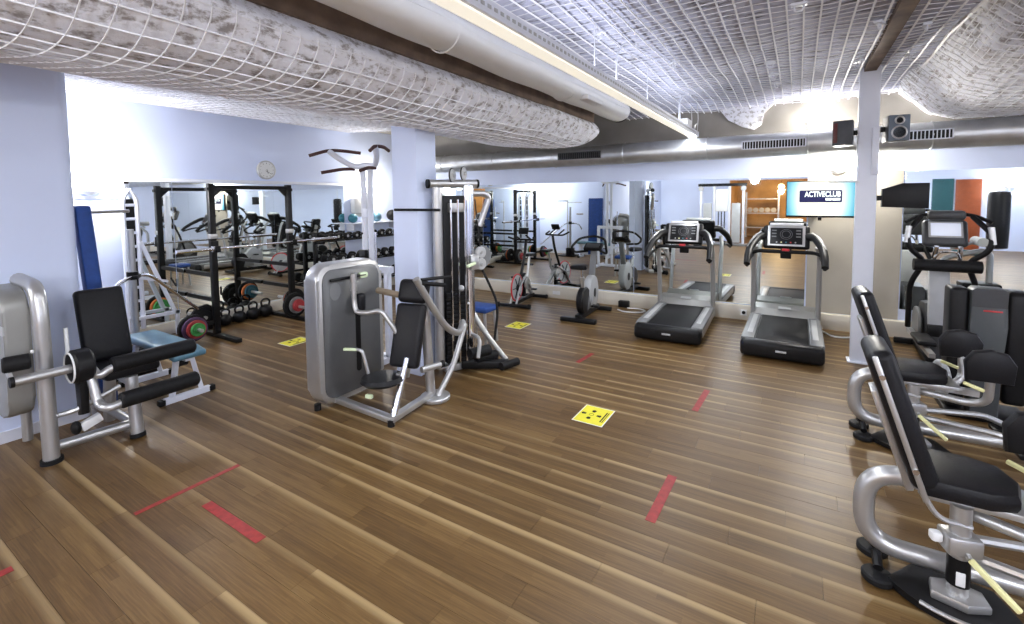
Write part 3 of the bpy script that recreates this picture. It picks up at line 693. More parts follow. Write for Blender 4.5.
# barbell
t = thing('barbell', 'chrome barbell resting across the squat rack', 'barbell', (-6.28, 3.75, 1.145))
MB().cyl((0, -.72, 0), (0, .72, 0), .0145).build('shaft', chrome, t)
for s in (-1, 1):
    MB().cyl((0, s*.72, 0), (0, s*1.13, 0), .024).build('sleeve', chrome, t); MB().cyl((0, s*.70, 0), (0, s*.73, 0), .036).build('collar', chrome, t)
def plate(label, loc, r, m_, tk_=.035, grp='weight plates on the rack pegs', ax=(1, 0, 0)):
    t = thing('weight_plate', label, 'weight plate', loc, 0, grp)
    MB().lathe([(.03, -tk_/2), (r*.55, -tk_/2), (r*.6, -tk_*.25), (r*.85, -tk_*.25), (r*.88, -tk_/2), (r, -tk_/2+.004), (r, tk_/2-.004), (r*.88, tk_/2), (r*.85, tk_*.25), (r*.6, tk_*.25), (r*.55, tk_/2), (.03, tk_/2)], (0, 0, 0), ax, 28).build('disc', m_, t)
    MB().ring((0, 0, 0), ax, .035, tk_*.35, 20, 6).build('hub_ring', silver, t)
purple = mat('purple_rubber', (.07, .03, .09), .6); redr = mat('red_rubber', (.36, .03, .035), .55); greenr = mat('green_rubber', (.05, .30, .07), .55); oranr = mat('orange_rubber', (.60, .16, .04), .55); bluer = mat('petrol_rubber', (.02, .09, .13), .55)
yl, yr = 3.6-.85, 3.6+.51
plate('large black rubber plate nearest the left rack upright', (-6.27, yl, .20), .165, rubber, .05)
plate('purple rubber plate on the left rack peg', (-6.22, yl, .20), .14, purple, .035)
plate('red rubber plate on the left rack peg', (-6.18, yl, .20), .11, redr, .03)
plate('small green rubber plate outermost on the left rack peg', (-6.14, yl, .20), .08, greenr, .03)
plate('large black rubber plate nearest the right rack upright', (-6.27, yr, .22), .18, rubber, .05)
plate('thin grey plate on the right rack peg', (-6.22, yr, .22), .12, greyp, .03)
plate('red rubber plate on the right rack peg', (-6.18, yr, .22), .09, redr, .03)
for y, a, b_, lab in ((3.6-.63, oranr, greenr, 'left'), (3.6+.63, oranr, bluer, 'right')):
    plate('black plate on the rear peg behind the %s rack upright' % lab, (-6.46, y, .26), .16, rubber, .045)
    plate('orange plate on the rear peg behind the %s rack upright' % lab, (-6.52, y, .26), .13, oranr, .035)
    plate('%s plate outermost on the rear peg behind the %s rack upright' % ('green' if lab == 'left' else 'petrol blue', lab), (-6.57, y, .26), .11, b_, .035)
# kettlebells
kb = None
for k, y in enumerate((3.22, 3.41, 3.60, 3.80, 3.99)):
    if kb is None:
        kb = thing('kettlebell', 'x', 'kettlebell'); MB().sph((0, 0, .088), .092, (1, 1, .95), 14).build('bell', blackm, kb); MB().tube([(0, -.05, .15), (0, -.065, .22), (0, -.03, .255), (0, .03, .255), (0, .065, .22), (0, .05, .15)], .014, 8, .03).build('handle', blackm, kb)
        o = kb
    else: o = copy_tree(kb)
    o.location = (-6.82, y, 0); s = .86+.05*k; o.scale = (s, s, s)
    tag(o, ['smallest black kettlebell, nearest the left rack upright', 'second black kettlebell from the left in the row', 'middle black kettlebell of the row behind the rack', 'fourth black kettlebell from the left in the row', 'largest black kettlebell, nearest the right rack upright'][k], 'kettlebell', 'kettlebells behind the rack')
# ================================================================== dumbbell rack
t = thing('dumbbell_rack', 'black three-tier dumbbell rack along the left wall', 'dumbbell rack', (-6.78, 5.95, 0))
for y in (-.98, .98):
    MB().b2((-.2, y-.03, 0), (-.14, y+.03, 1.2), .005).build('upright', blackm, t); MB().b2((-.22, y-.03, 0), (.28, y+.03, .05), .005).build('foot', blackm, t)
TIER = ((.10, .30), (.02, .68), (-.06, 1.06))
for x, z in TIER:
    for dx in (-.10, .10): MB().b2((x+dx-.03, -1.0, z-.02), (x+dx+.03, 1.0, z), .004).build('shelf_rail', blackm, t)
    for y in (-.98, .98): MB().bar((-.17, y, z-.04), (x+.13, y, z-.03), .03, .04).build('shelf_arm', blackm, t)
db = thing('dumbbell', 'x', 'dumbbell')
MB().cyl((-.07, 0, 0), (.07, 0, 0), .016).build('handle', chrome, db)
for s in (-1, 1):
    h = MB().disc((s*.105, 0, 0), (1, 0, 0), .068, .09, .012, 18).build('head', rubber, db)
    MB().disc((s*.151, 0, 0), (1, 0, 0), .03, .005, .001, 14).build('end_cap', greyl, h)
first = True
for ti, (x, z) in enumerate(TIER):
    for k in range(10):
        o = db if first else copy_tree(db); first = False
        sc = (1.15, 1.0, .82)[ti]; o.scale = (sc, sc, sc); o.location = (-6.78+x, 5.07+.196*k, z+.068*sc+.001)
        tag(o, '%s black dumbbell from the left on the %s tier of the wall rack' % (('first', 'second', 'third', 'fourth', 'fifth', 'sixth', 'seventh', 'eighth', 'ninth', 'tenth')[k], ('bottom', 'middle', 'top')[ti]), 'dumbbell', 'dumbbells on the three-tier rack')
t = thing('ball_shelf', 'narrow white wall shelf for medicine balls above the dumbbells', 'shelf', (XL+.002, 5.95, 1.30))
MB().b2((0, -.3, 0), (.26, .95, .02), .003).build('board', whitem, t)
for y in (-.2, .85): MB().b2((0, y-.01, -.12), (.2, y+.01, 0)).build('bracket', whitem, t)
for k, (y, r, mm, lab) in enumerate(((5.78, .085, tealv, 'small teal medicine ball left on the wall shelf'), (6.35, .09, bluev, 'blue medicine ball in the middle of the wall shelf'), (6.75, .11, rubber, 'black medicine ball right on the wall shelf'))):
    o = MB().sph((0, 0, 0), r, (1, 1, 1), 16).build('medicine_ball', mm, None, (XL+.14, y, 1.321+r)); tag(o, lab, 'ball', 'medicine balls')
t = thing('towel_dispenser', 'white paper towel dispenser on the left wall', 'dispenser', (XL+.002, 5.98, 1.62))
MB().b2((0, -.14, -.12), (.13, .14, .16), .02).build('case', whitep, t); MB().b2((.02, -.12, -.19), (.12, .12, -.12), .006).build('tray', greyl, t)

# ================================================================== column
struct('column', MB().b2((-3.46, 3.37, 0), (-3.135, 3.655, 2.52), .006), wallw, 'square white column between pull-up frame and cable tower')
tag(MB().cyl((0, 0, 0), (.56, .02, .0), .013).build('black_bar', blackm, None, (-3.41, 3.345, 1.645)), 'thin black bar fixed across the front of the white column', 'bar')

# ================================================================== pull-up frame
t = thing('pull_up_frame', 'white pull-up and dip frame with maroon grips', 'pull-up frame', (-4.0, 3.52, 0))
for dx in (-.045, .045):
    MB().tube([(dx*1.6, 0, .03), (dx, 0, 1.62), (dx*1.3, 0, 2.1)], .032, 10, .2).build('upright', whitem, t)
MB().box((0, -.02, 1.60), (.06, .03, .10), None, .006).build('joint_plate', whitem, t)
MB().sph((-.055, -.035, 1.38), .012).build('bolt', blackm, t)
for s in (-1, 1):
    MB().tube([(0, 0, 2.12), (s*.16, -.02, 2.10), (s*.30, -.12, 2.20), (s*.36, -.2, 2.28)], .03, 10, .1).build('top_arm', whitem, t)
    MB().tube([(s*.22, .12, 2.27), (s*.33, -.05, 2.29), (s*.36, -.2, 2.285), (s*.47, -.36, 2.22)], .018, 10, .08).build('outer_grip', gripm, t)
    MB().tube([(s*.16, -.02, 2.08), (s*.20, -.14, 2.08), (s*.30, -.34, 2.035)], .018, 10, .1).build('inner_grip', gripm, t)
    MB().bar((s*.28, -.34, .03), (s*.28, .34, .03), .06, .06).build('base_rail', whitem, t)
    MB().b2((s*.28-.03, -.03, .05), (s*.28+.03, .03, 1.02), .005).build('dip_post', whitem, t)
MB().bar((-.30, 0, 1.0), (.34, 0, 1.0), .07, .07).build('cross_bar', whitem, t)
MB().bar((-.3, 0, .05), (.3, 0, .05), .06, .06).build('base_bar', whitem, t)
MB().bar((-.28, 0, .5), (.28, 0, .5), .05, .05).build('cross_bar', whitem, t)
MB().cyl((.18, -.06, .2), (.18, -.06, 1.4), .014).build('guide_rod', chrome, t)
MB().b2((-.1, -.05, 1.1), (.0, .0, 1.2), .01).build('pad', vinyl, t)

# ================================================================== chest press
ox, oy = -2.85, 2.75
t = thing('chest_press_machine', 'silver chest press machine with dark shroud and black pads in the middle', 'gym machine', (ox-.02, oy-.055, 0))
U, W_ = (0, 1, 0), (0, 0, 1)
MB().prism(rrect(.68, 1.17, .13, 7), q(-3.42, 2.735, .635), U, W_, .17, .03).build('shroud_frame', silver, t)
sh = MB().prism(rrect(.59, 1.08, .10, 7), q(-3.26, 2.735, .635), U, W_, .022, .006).build('shroud_panel', mat('gunmetal_panel', (.13, .135, .14), .36, .5, var=.12, scale=3), t)
MB().prism(rrect(.05, .62, .024, 5), q(-3.243, 2.78, .56), U, W_, .008).build('slot', blackm, sh)
MB().prism([(.055*math.cos(a*PI/10), .075*math.sin(a*PI/10)) for a in range(20)], q(-3.243, 2.555, .99), U, W_, .007).build('emblem', greyp, sh)
MB().tube([q(-3.22, 2.50, 1.09), q(-3.22, 2.86, 1.09)], .012, 8).build('selector_bar', blackm, sh)
MB().prism(rrect(.09, .05, .02), q(-3.24, 2.84, 1.09), U, W_, .03, .006).build('selector_window', paleg, sh)
MB().box(q(-3.20, 2.78, .86), (.07, .09, .16), None, .03, 3).build('arm_pad', vinyl, t)
MB().tube([q(-3.17, 2.69, 1.13), q(-3.17, 2.69, .88), q(-3.14, 2.68, .80), q(-3.02, 2.72, .80), q(-2.93, 2.76, .83), q(-2.84, 2.80, .70), q(-2.80, 2.83, .60)], .021, 10, .05).build('press_arm', silver, t)
MB().cyl(q(-3.17, 2.69, 1.13), q(-3.17, 2.69, .98), .028).build('arm_sleeve', silver, t)
MB().tube([q(-3.2, 2.98, .93), q(-2.75, 3.0, .90)], .028, 10).build('rear_crossbar', tanm, t)
# pads
B0 = V(q(-2.72, 2.86, .62)); Rb = Rz(12) @ Rx(-17)
MB().box(B0, (.26, .085, .52), Rb, .03, 3).build('backrest', vinyl, t)
MB().box(B0 + Rb @ V((0, .0, .365)), (.27, .11, .20), Rb, .045, 4).build('headrest', vinyl, t)
MB().box(B0 + Rb @ V((0, .055, .05)), (.05, .03, .78), Rb, .006).build('back_frame', silver, t)
st = MB(); st.lathe([(.03, -.03), (.14, -.025), (.165, 0), (.15, .03), (.05, .04)], (0, 0, 0), (0, 0, 1), 22); so = st.build('seat', vinyl, t); so.location = q(-2.80, 2.64, .30); so.scale = (1.15, 1.0, 1); so.rotation_euler.y = math.radians(-4)
MB().tube([q(-2.62, 2.56, .015), q(-2.66, 2.78, .46)], .026, 10).build('seat_post', chrome, t)
MB().tube([q(-2.68, 2.60, .01), q(-2.69, 2.80, .44)], .016, 8).build('guide_post', chrome, t)
MB().bar(q(-3.3, 2.56, .07), q(-2.62, 2.56, .05), .06, .05, bev=.01).build('base_beam', silver, t)
MB().bar(q(-2.62, 2.54, .05), q(-2.66, 3.05, .06), .06, .05, bev=.01).build('base_beam', silver, t)
MB().bar(q(-2.82, 2.62, .26), q(-2.66, 2.74, .34), .05, .05).build('seat_arm', silver, t)
for p in ((-3.36, 2.44), (-3.36, 3.03), (-2.62, 2.55)): MB().cyl(q(p[0], p[1], 0), q(p[0], p[1], .05), .028).build('foot_cap', rubber, t)
lev = MB().tube([q(-3.06, 2.60, .52), q(-2.98, 2.60, .52), q(-2.94, 2.62, .33)], .014, 8, .03).build('seat_lever', silver, t)
MB().bar(q(-3.16, 2.56, .515), q(-3.04, 2.60, .52), .025, .022, bev=.006).build('lever_grip', paleg, lev)
MB().bar(q(-2.86, 2.52, .2), q(-2.80, 2.53, .2), .03, .03, bev=.006).build('pedal_tip', paleg, t)
# right press arm, rear upright and base disc
arm = MB().tube([q(-2.62, 2.86, 1.10), q(-2.60, 3.02, .84), q(-2.60, 3.22, .60), q(-2.62, 3.42, .50), q(-2.72, 3.60, .56)], .03, 12, .14, 6).build('press_arm', silver, t)
MB().tube([q(-2.60, 2.90, 1.06), q(-2.52, 3.10, 1.02)], .018, 10).build('arm_grip', rubber, arm)
MB().tube([q(-2.63, 2.93, 1.08), q(-2.60, 3.28, 1.06)], .014, 8).build('arm_grip', rubber, arm)
MB().tube([q(-2.68, 3.08, .03), q(-2.70, 3.04, .86)], .042, 12).build('rear_upright', silver, t)
MB().tube([q(-2.62, 3.10, .03), q(-2.60, 3.30, .25), q(-2.68, 3.58, .55)], .026, 10, .1).build('brace', silver, t)
MB().disc(q(-2.65, 3.10, .02), (0, 0, 1), .13, .038, .008).build('base_disc', silver, t)
MB().tube([q(-2.6, 2.88, .34), q(-2.55, 3.06, .34)], .026, 10).build('rear_peg', silver, t)
MB().cyl(q(-2.548, 3.065, .34), q(-2.54, 3.09, .34), .03).build('peg_cap', rubber, t)
MB().box(q(-2.9, 3.0, .6), (.12, .06, .36), None, .02).build('counterweight', blackp, t)

# ================================================================== cable tower
ox, oy = -2.92, 3.85
t = thing('cable_tower', 'chrome cable tower with black weight stack beside the white column', 'gym machine', (ox, oy, 0))
MB().cyl(q(-3.02, 3.53, .06), q(-3.02, 3.53, 1.86), .050, n=18).build('column_tube', silver, t)
MB().cyl(q(-2.88, 3.84, .06), q(-2.88, 3.84, 1.88), .060, n=20).build('column_tube', chrome, t)
bx_ = MB(); bx_.box(q(-2.98, 3.72, .95), (.12, .26, 1.66), Rz(-28), .01); bx_.build('stack_housing', blackp, t)
for k in range(16):
    MB().box(q(-2.96, 3.70, .12+.045*k), (.16, .24, .04), Rz(-28), .004).build('weight_block', blackm, t)
for d in (-.10, .0, .10):
    p = V(q(-2.885, 3.675, 0))+Rz(-28) @ V((.01, d*.75, 0)); MB().cyl((p.x, p.y, .1), (p.x, p.y, 1.74), .011, n=8).build('guide_rod', chrome, t)
MB().box(q(-2.92, 3.68, 1.66), (.10, .15, .09), Rz(-28), .01).build('cable_block', silver, t)
MB().cyl(q(-3.06, 3.46, 1.895), q(-2.84, 3.93, 1.90), .042, n=16).build('top_tube', silver, t)
for p, s in (((-3.06, 3.46, 1.895), -1), ((-2.84, 3.93, 1.90), 1)):
    MB().cyl(q(*p), (q(*p)[0]+s*.012, q(*p)[1]+s*.02, p[2]), .044, n=16).build('end_cap', rubber, t)
for p in ((-2.94, 3.67, 1.98), (-2.90, 3.80, 2.00)):
    w_ = MB().disc(q(*p), (.9, .25, 0), .068, .03, .008).build('pulley', greyl, t); MB().disc(V(q(*p))+V((.02, .005, 0)), (.9, .25, 0), .02, .012, .002).build('hub', silver, w_)
    MB().ring(q(*p), (.9, .25, 0), .07, .006, 24, 6).build('cable_groove', rubber, w_)
MB().tube([q(-2.86, 3.89, 1.80), q(-2.80, 4.02, 1.80), q(-2.78, 4.08, 1.76), q(-2.84, 3.98, 1.46)], .034, 10, .06).build('side_arm', silver, t)
for z in (1.19, 1.07):
    w_ = MB().disc(q(-2.80, 3.94, z), (.9, -.3, 0), .062, .04, .008).build('pulley', greyl, t); MB().disc(V(q(-2.80, 3.94, z))+V((.024, -.008, 0)), (.9, -.3, 0), .018, .012, .002).build('hub', silver, w_)
MB().disc(q(-2.86, 4.05, 1.13), (.9, -.3, 0), .12, .02, .005).build('pulley_guard', greyp, t)
br = MB().box(q(-2.83, 3.84, 1.10), (.10, .10, .15), Rz(-20), .01).build('trolley', silver, t)
MB().bar(q(-2.77, 3.80, 1.10), q(-2.77, 3.67, 1.08), .03, .03, bev=.008).build('trolley_grip', paleg, br)
MB().tube([q(-2.82, 3.88, 1.74), q(-2.80, 3.93, 1.25)], .006, 6).build('cable', rubber, t)
MB().tube([q(-2.80, 3.96, 1.02), q(-2.70, 4.12, .62), q(-2.72, 4.05, .2)], .014, 8, .15).build('strap', rubber, t)
MB().sph(q(-2.80, 3.72, .70), .012).build('stack_pin', whitep, t)
MB().sph(q(-2.84, 3.66, .86), .03).build('stack_knob', greyl, t)
MB().bar(q(-3.02, 3.58, .04), q(-2.84, 3.95, .04), .12, .07, bev=.01).build('base_beam', silver, t)
MB().bar(q(-2.90, 3.72, .06), q(-2.50, 4.0, .05), .10, .08, bev=.015).build('stabiliser', blackm, t)
MB().cyl(q(-2.52, 3.88, .05), q(-2.46, 4.1, .05), .04).build('stabiliser_foot', rubber, t)
MB().cyl(q(-2.72, 3.62, .22), q(-2.64, 3.84, .22), .055).build('ankle_roller', rubber, t)
MB().cyl(q(-2.76, 3.78, .12), q(-2.66, 4.0, .12), .05).build('ankle_roller', rubber, t)
MB().tube([q(-2.88, 3.86, .6), q(-2.74, 3.95, .32), q(-2.58, 4.06, .06)], .03, 10, .1).build('front_strut', silver, t)
MB().tube([q(-2.86, 3.84, .35), q(-2.66, 3.72, .36), q(-2.62, 3.62, .2)], .02, 8, .08).build('hook_rod', silver, t)

# low blue bench behind the tower
t = thing('step_bench', 'low blue padded bench behind the cable tower', 'bench', (-3.28, 4.60, 0))
MB().box((0, 0, .42), (.34, .28, .07), None, .025, 3).build('pad', bluem, t)
for sx in (-.13, .13):
    for sy in (-.1, .1): MB().tube([(sx, sy, .39), (sx*1.2, sy*1.15, 0)], .02, 8).build('leg', silver, t)

# ================================================================== spinning bike
t = thing('spinning_bike', 'spinning bike with red-rimmed silver flywheel', 'exercise bike', (-3.90, 6.72, 0), 7)
# local: front = -y
fx = (0, -.28, .30)
MB().ring(fx, (1, 0, 0), .215, .014, 32, 8).build('red_rim', redp, t)
wd = MB().disc(fx, (1, 0, 0), .205, .02, .004, 32).build('flywheel', greyl, t)
for k in range(6):
    a = PI*k/3; MB().bar((.014, fx[1]+.05*math.cos(a), .30+.05*math.sin(a)), (.014, fx[1]+.18*math.cos(a), .30+.18*math.sin(a)), .022, .006).build('spoke', blackm, wd)
MB().disc(fx, (1, 0, 0), .05, .06, .005).build('hub', blackm, wd)
MB().bar((-.27, -.42, .035), (.27, -.42, .035), .055, .05, bev=.01).build('front_foot', blackm, t)
MB().bar((-.24, .42, .035), (.24, .42, .035), .055, .05, bev=.01).build('rear_foot', blackm, t)
for s in (-1, 1):
    MB().disc((s*.27, -.42, .035), (1, 0, 0), .04, .05, .008).build('foot_wheel', rubber, t); MB().disc((s*.25, .42, .035), (1, 0, 0), .036, .04, .008).build('foot_cap', rubber, t)
    MB().tube([(s*.05, -.42, .06), (s*.05, -.26, .32), (s*.03, .02, .46)], .018, 8, .05).build('fork', silver, t)
MB().bar((0, -.40, .06), (0, .42, .06), .06, .05).build('spine', blackm, t)
MB().bar((0, .02, .10), (0, .0, .50), .07, .05, bev=.01).build('frame_post', blackm, t)
MB().bar((0, 0, .42), (0, .34, .10), .05, .05).build('rear_brace', silver, t)
MB().tube([(0, -.12, .45), (0, .06, .80), (0, .12, 1.04)], .024, 10, .1).build('handle_post', blackm, t)
hb = MB().tube([(-.22, -.10, 1.10), (-.20, .08, 1.05), (.20, .08, 1.05), (.22, -.10, 1.10)], .016, 8, .06).build('handlebar', rubber, t)
MB().tube([(-.10, .08, 1.06), (-.10, -.12, 1.14)], .014, 8).build('bar_end', rubber, hb); MB().tube([(.10, .08, 1.06), (.10, -.12, 1.14)], .014, 8).build('bar_end', rubber, hb)
MB().box((0, .02, 1.20), (.17, .03, .11), Rx(-28), .01).build('console', blackp, t)
MB().tube([(0, .16, .4), (0, .26, .74)], .022, 8).build('seat_post', silver, t)
MB().prism([(-.08, .12), (.08, .12), (.03, -.12), (-.03, -.12)], (0, .28, .75), (1, 0, 0), (0, 1, 0), .05, .015).build('saddle', vinyl, t)
MB().disc((.055, .03, .32), (1, 0, 0), .10, .03, .006).build('crank_cover', silver, t)
for s in (-1, 1):
    c_ = MB().bar((s*.09, .03, .32), (s*.09, .03+s*.10, .32-s*.11), .022, .03).build('crank', silver, t); MB().box((s*.14, .03+s*.10, .32-s*.11), (.09, .07, .025), None, .006).build('pedal', blackp, c_)

# ================================================================== upright bike
t = thing('upright_bike', 'grey and black upright exercise bike left of the treadmills', 'exercise bike', (-2.62, 6.4, 0), 4)
MB().bar((-.26, -.42, .035), (.26, -.42, .035), .09, .06, bev=.012).build('front_foot', blackm, t)
MB().bar((-.24, .42, .035), (.24, .42, .035), .08, .06, bev=.012).build('rear_foot', blackm, t)
MB().bar((0, -.42, .07), (0, .42, .07), .10, .07, bev=.01).build('base_beam', blackm, t)
bd = MB().prism([(.21*math.cos(a*PI/12), .25*math.sin(a*PI/12)) for a in range(24)], (-.05, .12, .34), (0, 1, 0), (0, 0, 1), .12, .03).build('drive_housing', greyl, t)
MB().prism([(.05*math.cos(a*PI/8), .07*math.sin(a*PI/8)) for a in range(16)], (.07, .12, .33), (0, 1, 0), (0, 0, 1), .006).build('badge', blackp, bd)
MB().disc((0, -.20, .27), (1, 0, 0), .20, .10, .02).build('rear_wheel_cover', blackp, t)
MB().prism([(-.12, 0), (.14, .02), (.1, .24), (-.06, .20)], (-.06, -.04, .12), (0, 1, 0), (0, 0, 1), .12, .02).build('shell', greyp, t)
MB().tube([(0, -.2, .40), (0, -.26, .62)], .03, 10).build('seat_sleeve', silver, t); MB().tube([(0, -.26, .6), (0, -.29, .74)], .022, 10).build('seat_post', chrome, t)
MB().prism([(-.12, -.12), (.12, -.12), (.10, .02), (.03, .14), (-.03, .14), (-.10, .02)], (0, -.30, .74), (1, 0, 0), (0, 1, 0), .065, .025).build('saddle', vinyl, t)
MB().bar((0, .18, .5), (0, .30, .96), .09, .06, bev=.012).build('console_post', greyp, t)
MB().box((0, .27, 1.0), (.28, .17, .05), Rx(28), .018).build('console', blackp, t)
MB().box((0, .235, 1.02), (.2, .1, .012), Rx(28), .003).build('display', greyd, t)
MB().tube([(-.10, .30, .93), (-.25, .12, .92), (-.27, .02, 1.0), (-.2, .2, 1.13), (0, .34, 1.16), (.2, .2, 1.13), (.27, .02, 1.0), (.25, .12, .92), (.10, .30, .93)], .018, 8, .08).build('handle_loop', rubber, t)
for s in (-1, 1):
    c_ = MB().bar((s*.09, .0, .30), (s*.09, .0-s*.10, .30-s*.12), .022, .03).build('crank', silver, t); MB().box((s*.15, -s*.10, .30-s*.12), (.11, .09, .03), None, .006).build('pedal', blackp, c_)
o = MB().tube([(0, 0, 0), (.12, -.1, 0), (.34, -.06, 0), (.42, .1, 0), (.3, .2, 0), (.1, .16, 0)], .010, 8, .1).build('power_cable', whitep, None, (-2.35, 6.95, .011)); tag(o, 'white cable looped on the floor beside the upright bike', 'cable')
o = MB().box((0, 0, 0), (.16, .1, .1), None, .01).build('adapter_box', blackp, None, (-2.33, 7.19, .052)); tag(o, 'small black adapter box on the floor by the plinth', 'adapter')
o = MB().tube([(0, 0, 0), (.1, -.25, 0), (.3, -.18, 0), (.42, .05, .06), (.45, .12, .2)], .010, 8, .12).build('power_cable', whitep, None, (.30, 7.1, .012)); tag(o, 'white cable running up to the plinth right of the treadmill', 'cable')
t = thing('wall_socket', 'white wall socket on the plinth between the treadmills', 'socket', (-.62, YB-.101, .11)); MB().box((0, -.008, 0), (.08, .016, .08), None, .004).build('plate', whitep, t); MB().disc((0, -.017, 0), (0, 1, 0), .024, .004, .001).build('well', blackp, t)
o = MB().b2((-.07, -.006, -.03), (.07, 0, .03)).build('socket_strip', whitep, None, (-3.55, YB-.1005, .1)); tag(o, 'white socket strip on the plinth behind the spinning bike', 'socket')

# ================================================================== treadmills
def treadmill(label, loc, rz):
    t = thing('treadmill', label, 'treadmill', loc, rz, 'treadmills facing the mirror')
    MB().b2((-.37, .06, .05), (.37, 1.58, .17), .02).build('base', greyp, t)
    MB().box((0, .04, .105), (.78, .15, .18), None, .045, 3).build('rear_cap', blackp, t)
    MB().box((0, -.037, .11), (.10, .006, .022), None, .003).build('rear_badge', greyl, t)
    MB().b2((-.25, .07, .172), (.25, 1.34, .186), .004).build('belt', rubber, t)
    for s in (-1, 1):
        r_ = MB().box((s*.325, .70, .175), (.13, 1.24, .05), None, .012).build('side_rail', greyp, t)
        MB().box((s*.315, .75, .2015), (.055, .95, .006), None, .002).build('grip_strip', greyl, r_)
        MB().box((s*.385, .75, .12), (.012, 1.2, .09), None, .004).build('side_panel', silver, t)
        MB().tube([(s*.365, 1.36, .06), (s*.362, 1.32, .55), (s*.36, 1.20, 1.02), (s*.33, 1.12, 1.12)], .03, 10, .2).build('upright', silver, t)
        MB().tube([(s*.21, 1.13, 1.24), (s*.30, 1.06, 1.24), (s*.375, .86, 1.13), (s*.39, .68, 1.02), (s*.39, .60, .94)], [.05, .048, .044, .04, .036], 12, .08).build('handrail', blackp, t)
        MB().tube([(s*.27, 1.10, 1.285), (s*.345, .98, 1.24), (s*.40, .80, 1.12)], .016, 8, .1).build('handrail_inlay', silver, t)
        MB().tube([(s*.36, 1.06, 1.0), (s*.375, .86, .99), (s*.39, .62, .92)], .02, 8, .1).build('lower_rail', blackp, t)
    MB().prism([(1.30, .17), (1.36, .27), (1.50, .31), (1.60, .26), (1.62, .08), (1.30, .08)], (-.36, 0, 0), (0, 1, 0), (0, 0, 1), .72, .015).build('motor_cover', champ, t)
    MB().box((0, 1.36, .285), (.14, .05, .012), Rx(25), .003).build('cover_badge', greyl, t)
    MB().tube([(-.36, 1.06, 1.03), (-.3, 1.02, 1.06), (.3, 1.02, 1.06), (.36, 1.06, 1.03)], .024, 10, .06).build('cross_bar', blackp, t)
    MB().box((0, 1.005, 1.085), (.08, .03, .03), None, .006).build('stop_key', redp, t)
    Rc = Rx(-24); C_ = V((0, 1.12, 1.23))
    cn = MB().box(C_, (.50, .075, .30), Rc, .03, 3).build('console', blackp, t)
    MB().box(C_+Rc @ V((0, -.042, .005)), (.40, .014, .27), Rc, .008).build('display_frame', silver, cn)
    MB().box(C_+Rc @ V((0, -.050, .0)), (.345, .006, .215), Rc, .003).build('display', mat('display_glass', (.01, .01, .012), .3), cn)
    MB().box(C_+Rc @ V((0, -.03, .155)), (.36, .06, .035), Rc, .008).build('top_bar', whitep, cn)
    sc = MB().ring(C_+Rc @ V((0, -.054, .02)), Rc @ V((0, 1, 0)), .045, .0025, 20, 4); sc.ring(C_+Rc @ V((0, -.054, .02)), Rc @ V((0, 1, 0)), .065, .002, 20, 4)
    sc.build('track_print', greyp, cn)
    for k, m_ in enumerate((greyl, palew, tealv, redp, greyl)): MB().disc(C_+Rc @ V((-.10+.05*k, -.055, -.085)), Rc @ V((0, 1, 0)), .009, .006, .001, 10).build('button', m_, cn)
    pr = MB()
    for sx in (-.13, .13):
        for k in range(3): pr.box(C_+Rc @ V((sx, -.0535, .07-.04*k)), (.05, .002, .015), Rc)
    pr.build('key_print', greyp, cn)
    MB().box((0, 1.17, 1.06), (.12, .06, .2), None, .01).build('console_neck', blackp, t)
    return t
treadmill('treadmill with pale display frame directly in front of the television', (-.12, 5.60, 0), 0)
treadmill('left treadmill, standing beside the upright bike', (-1.31, 5.66, 0), 2.0)

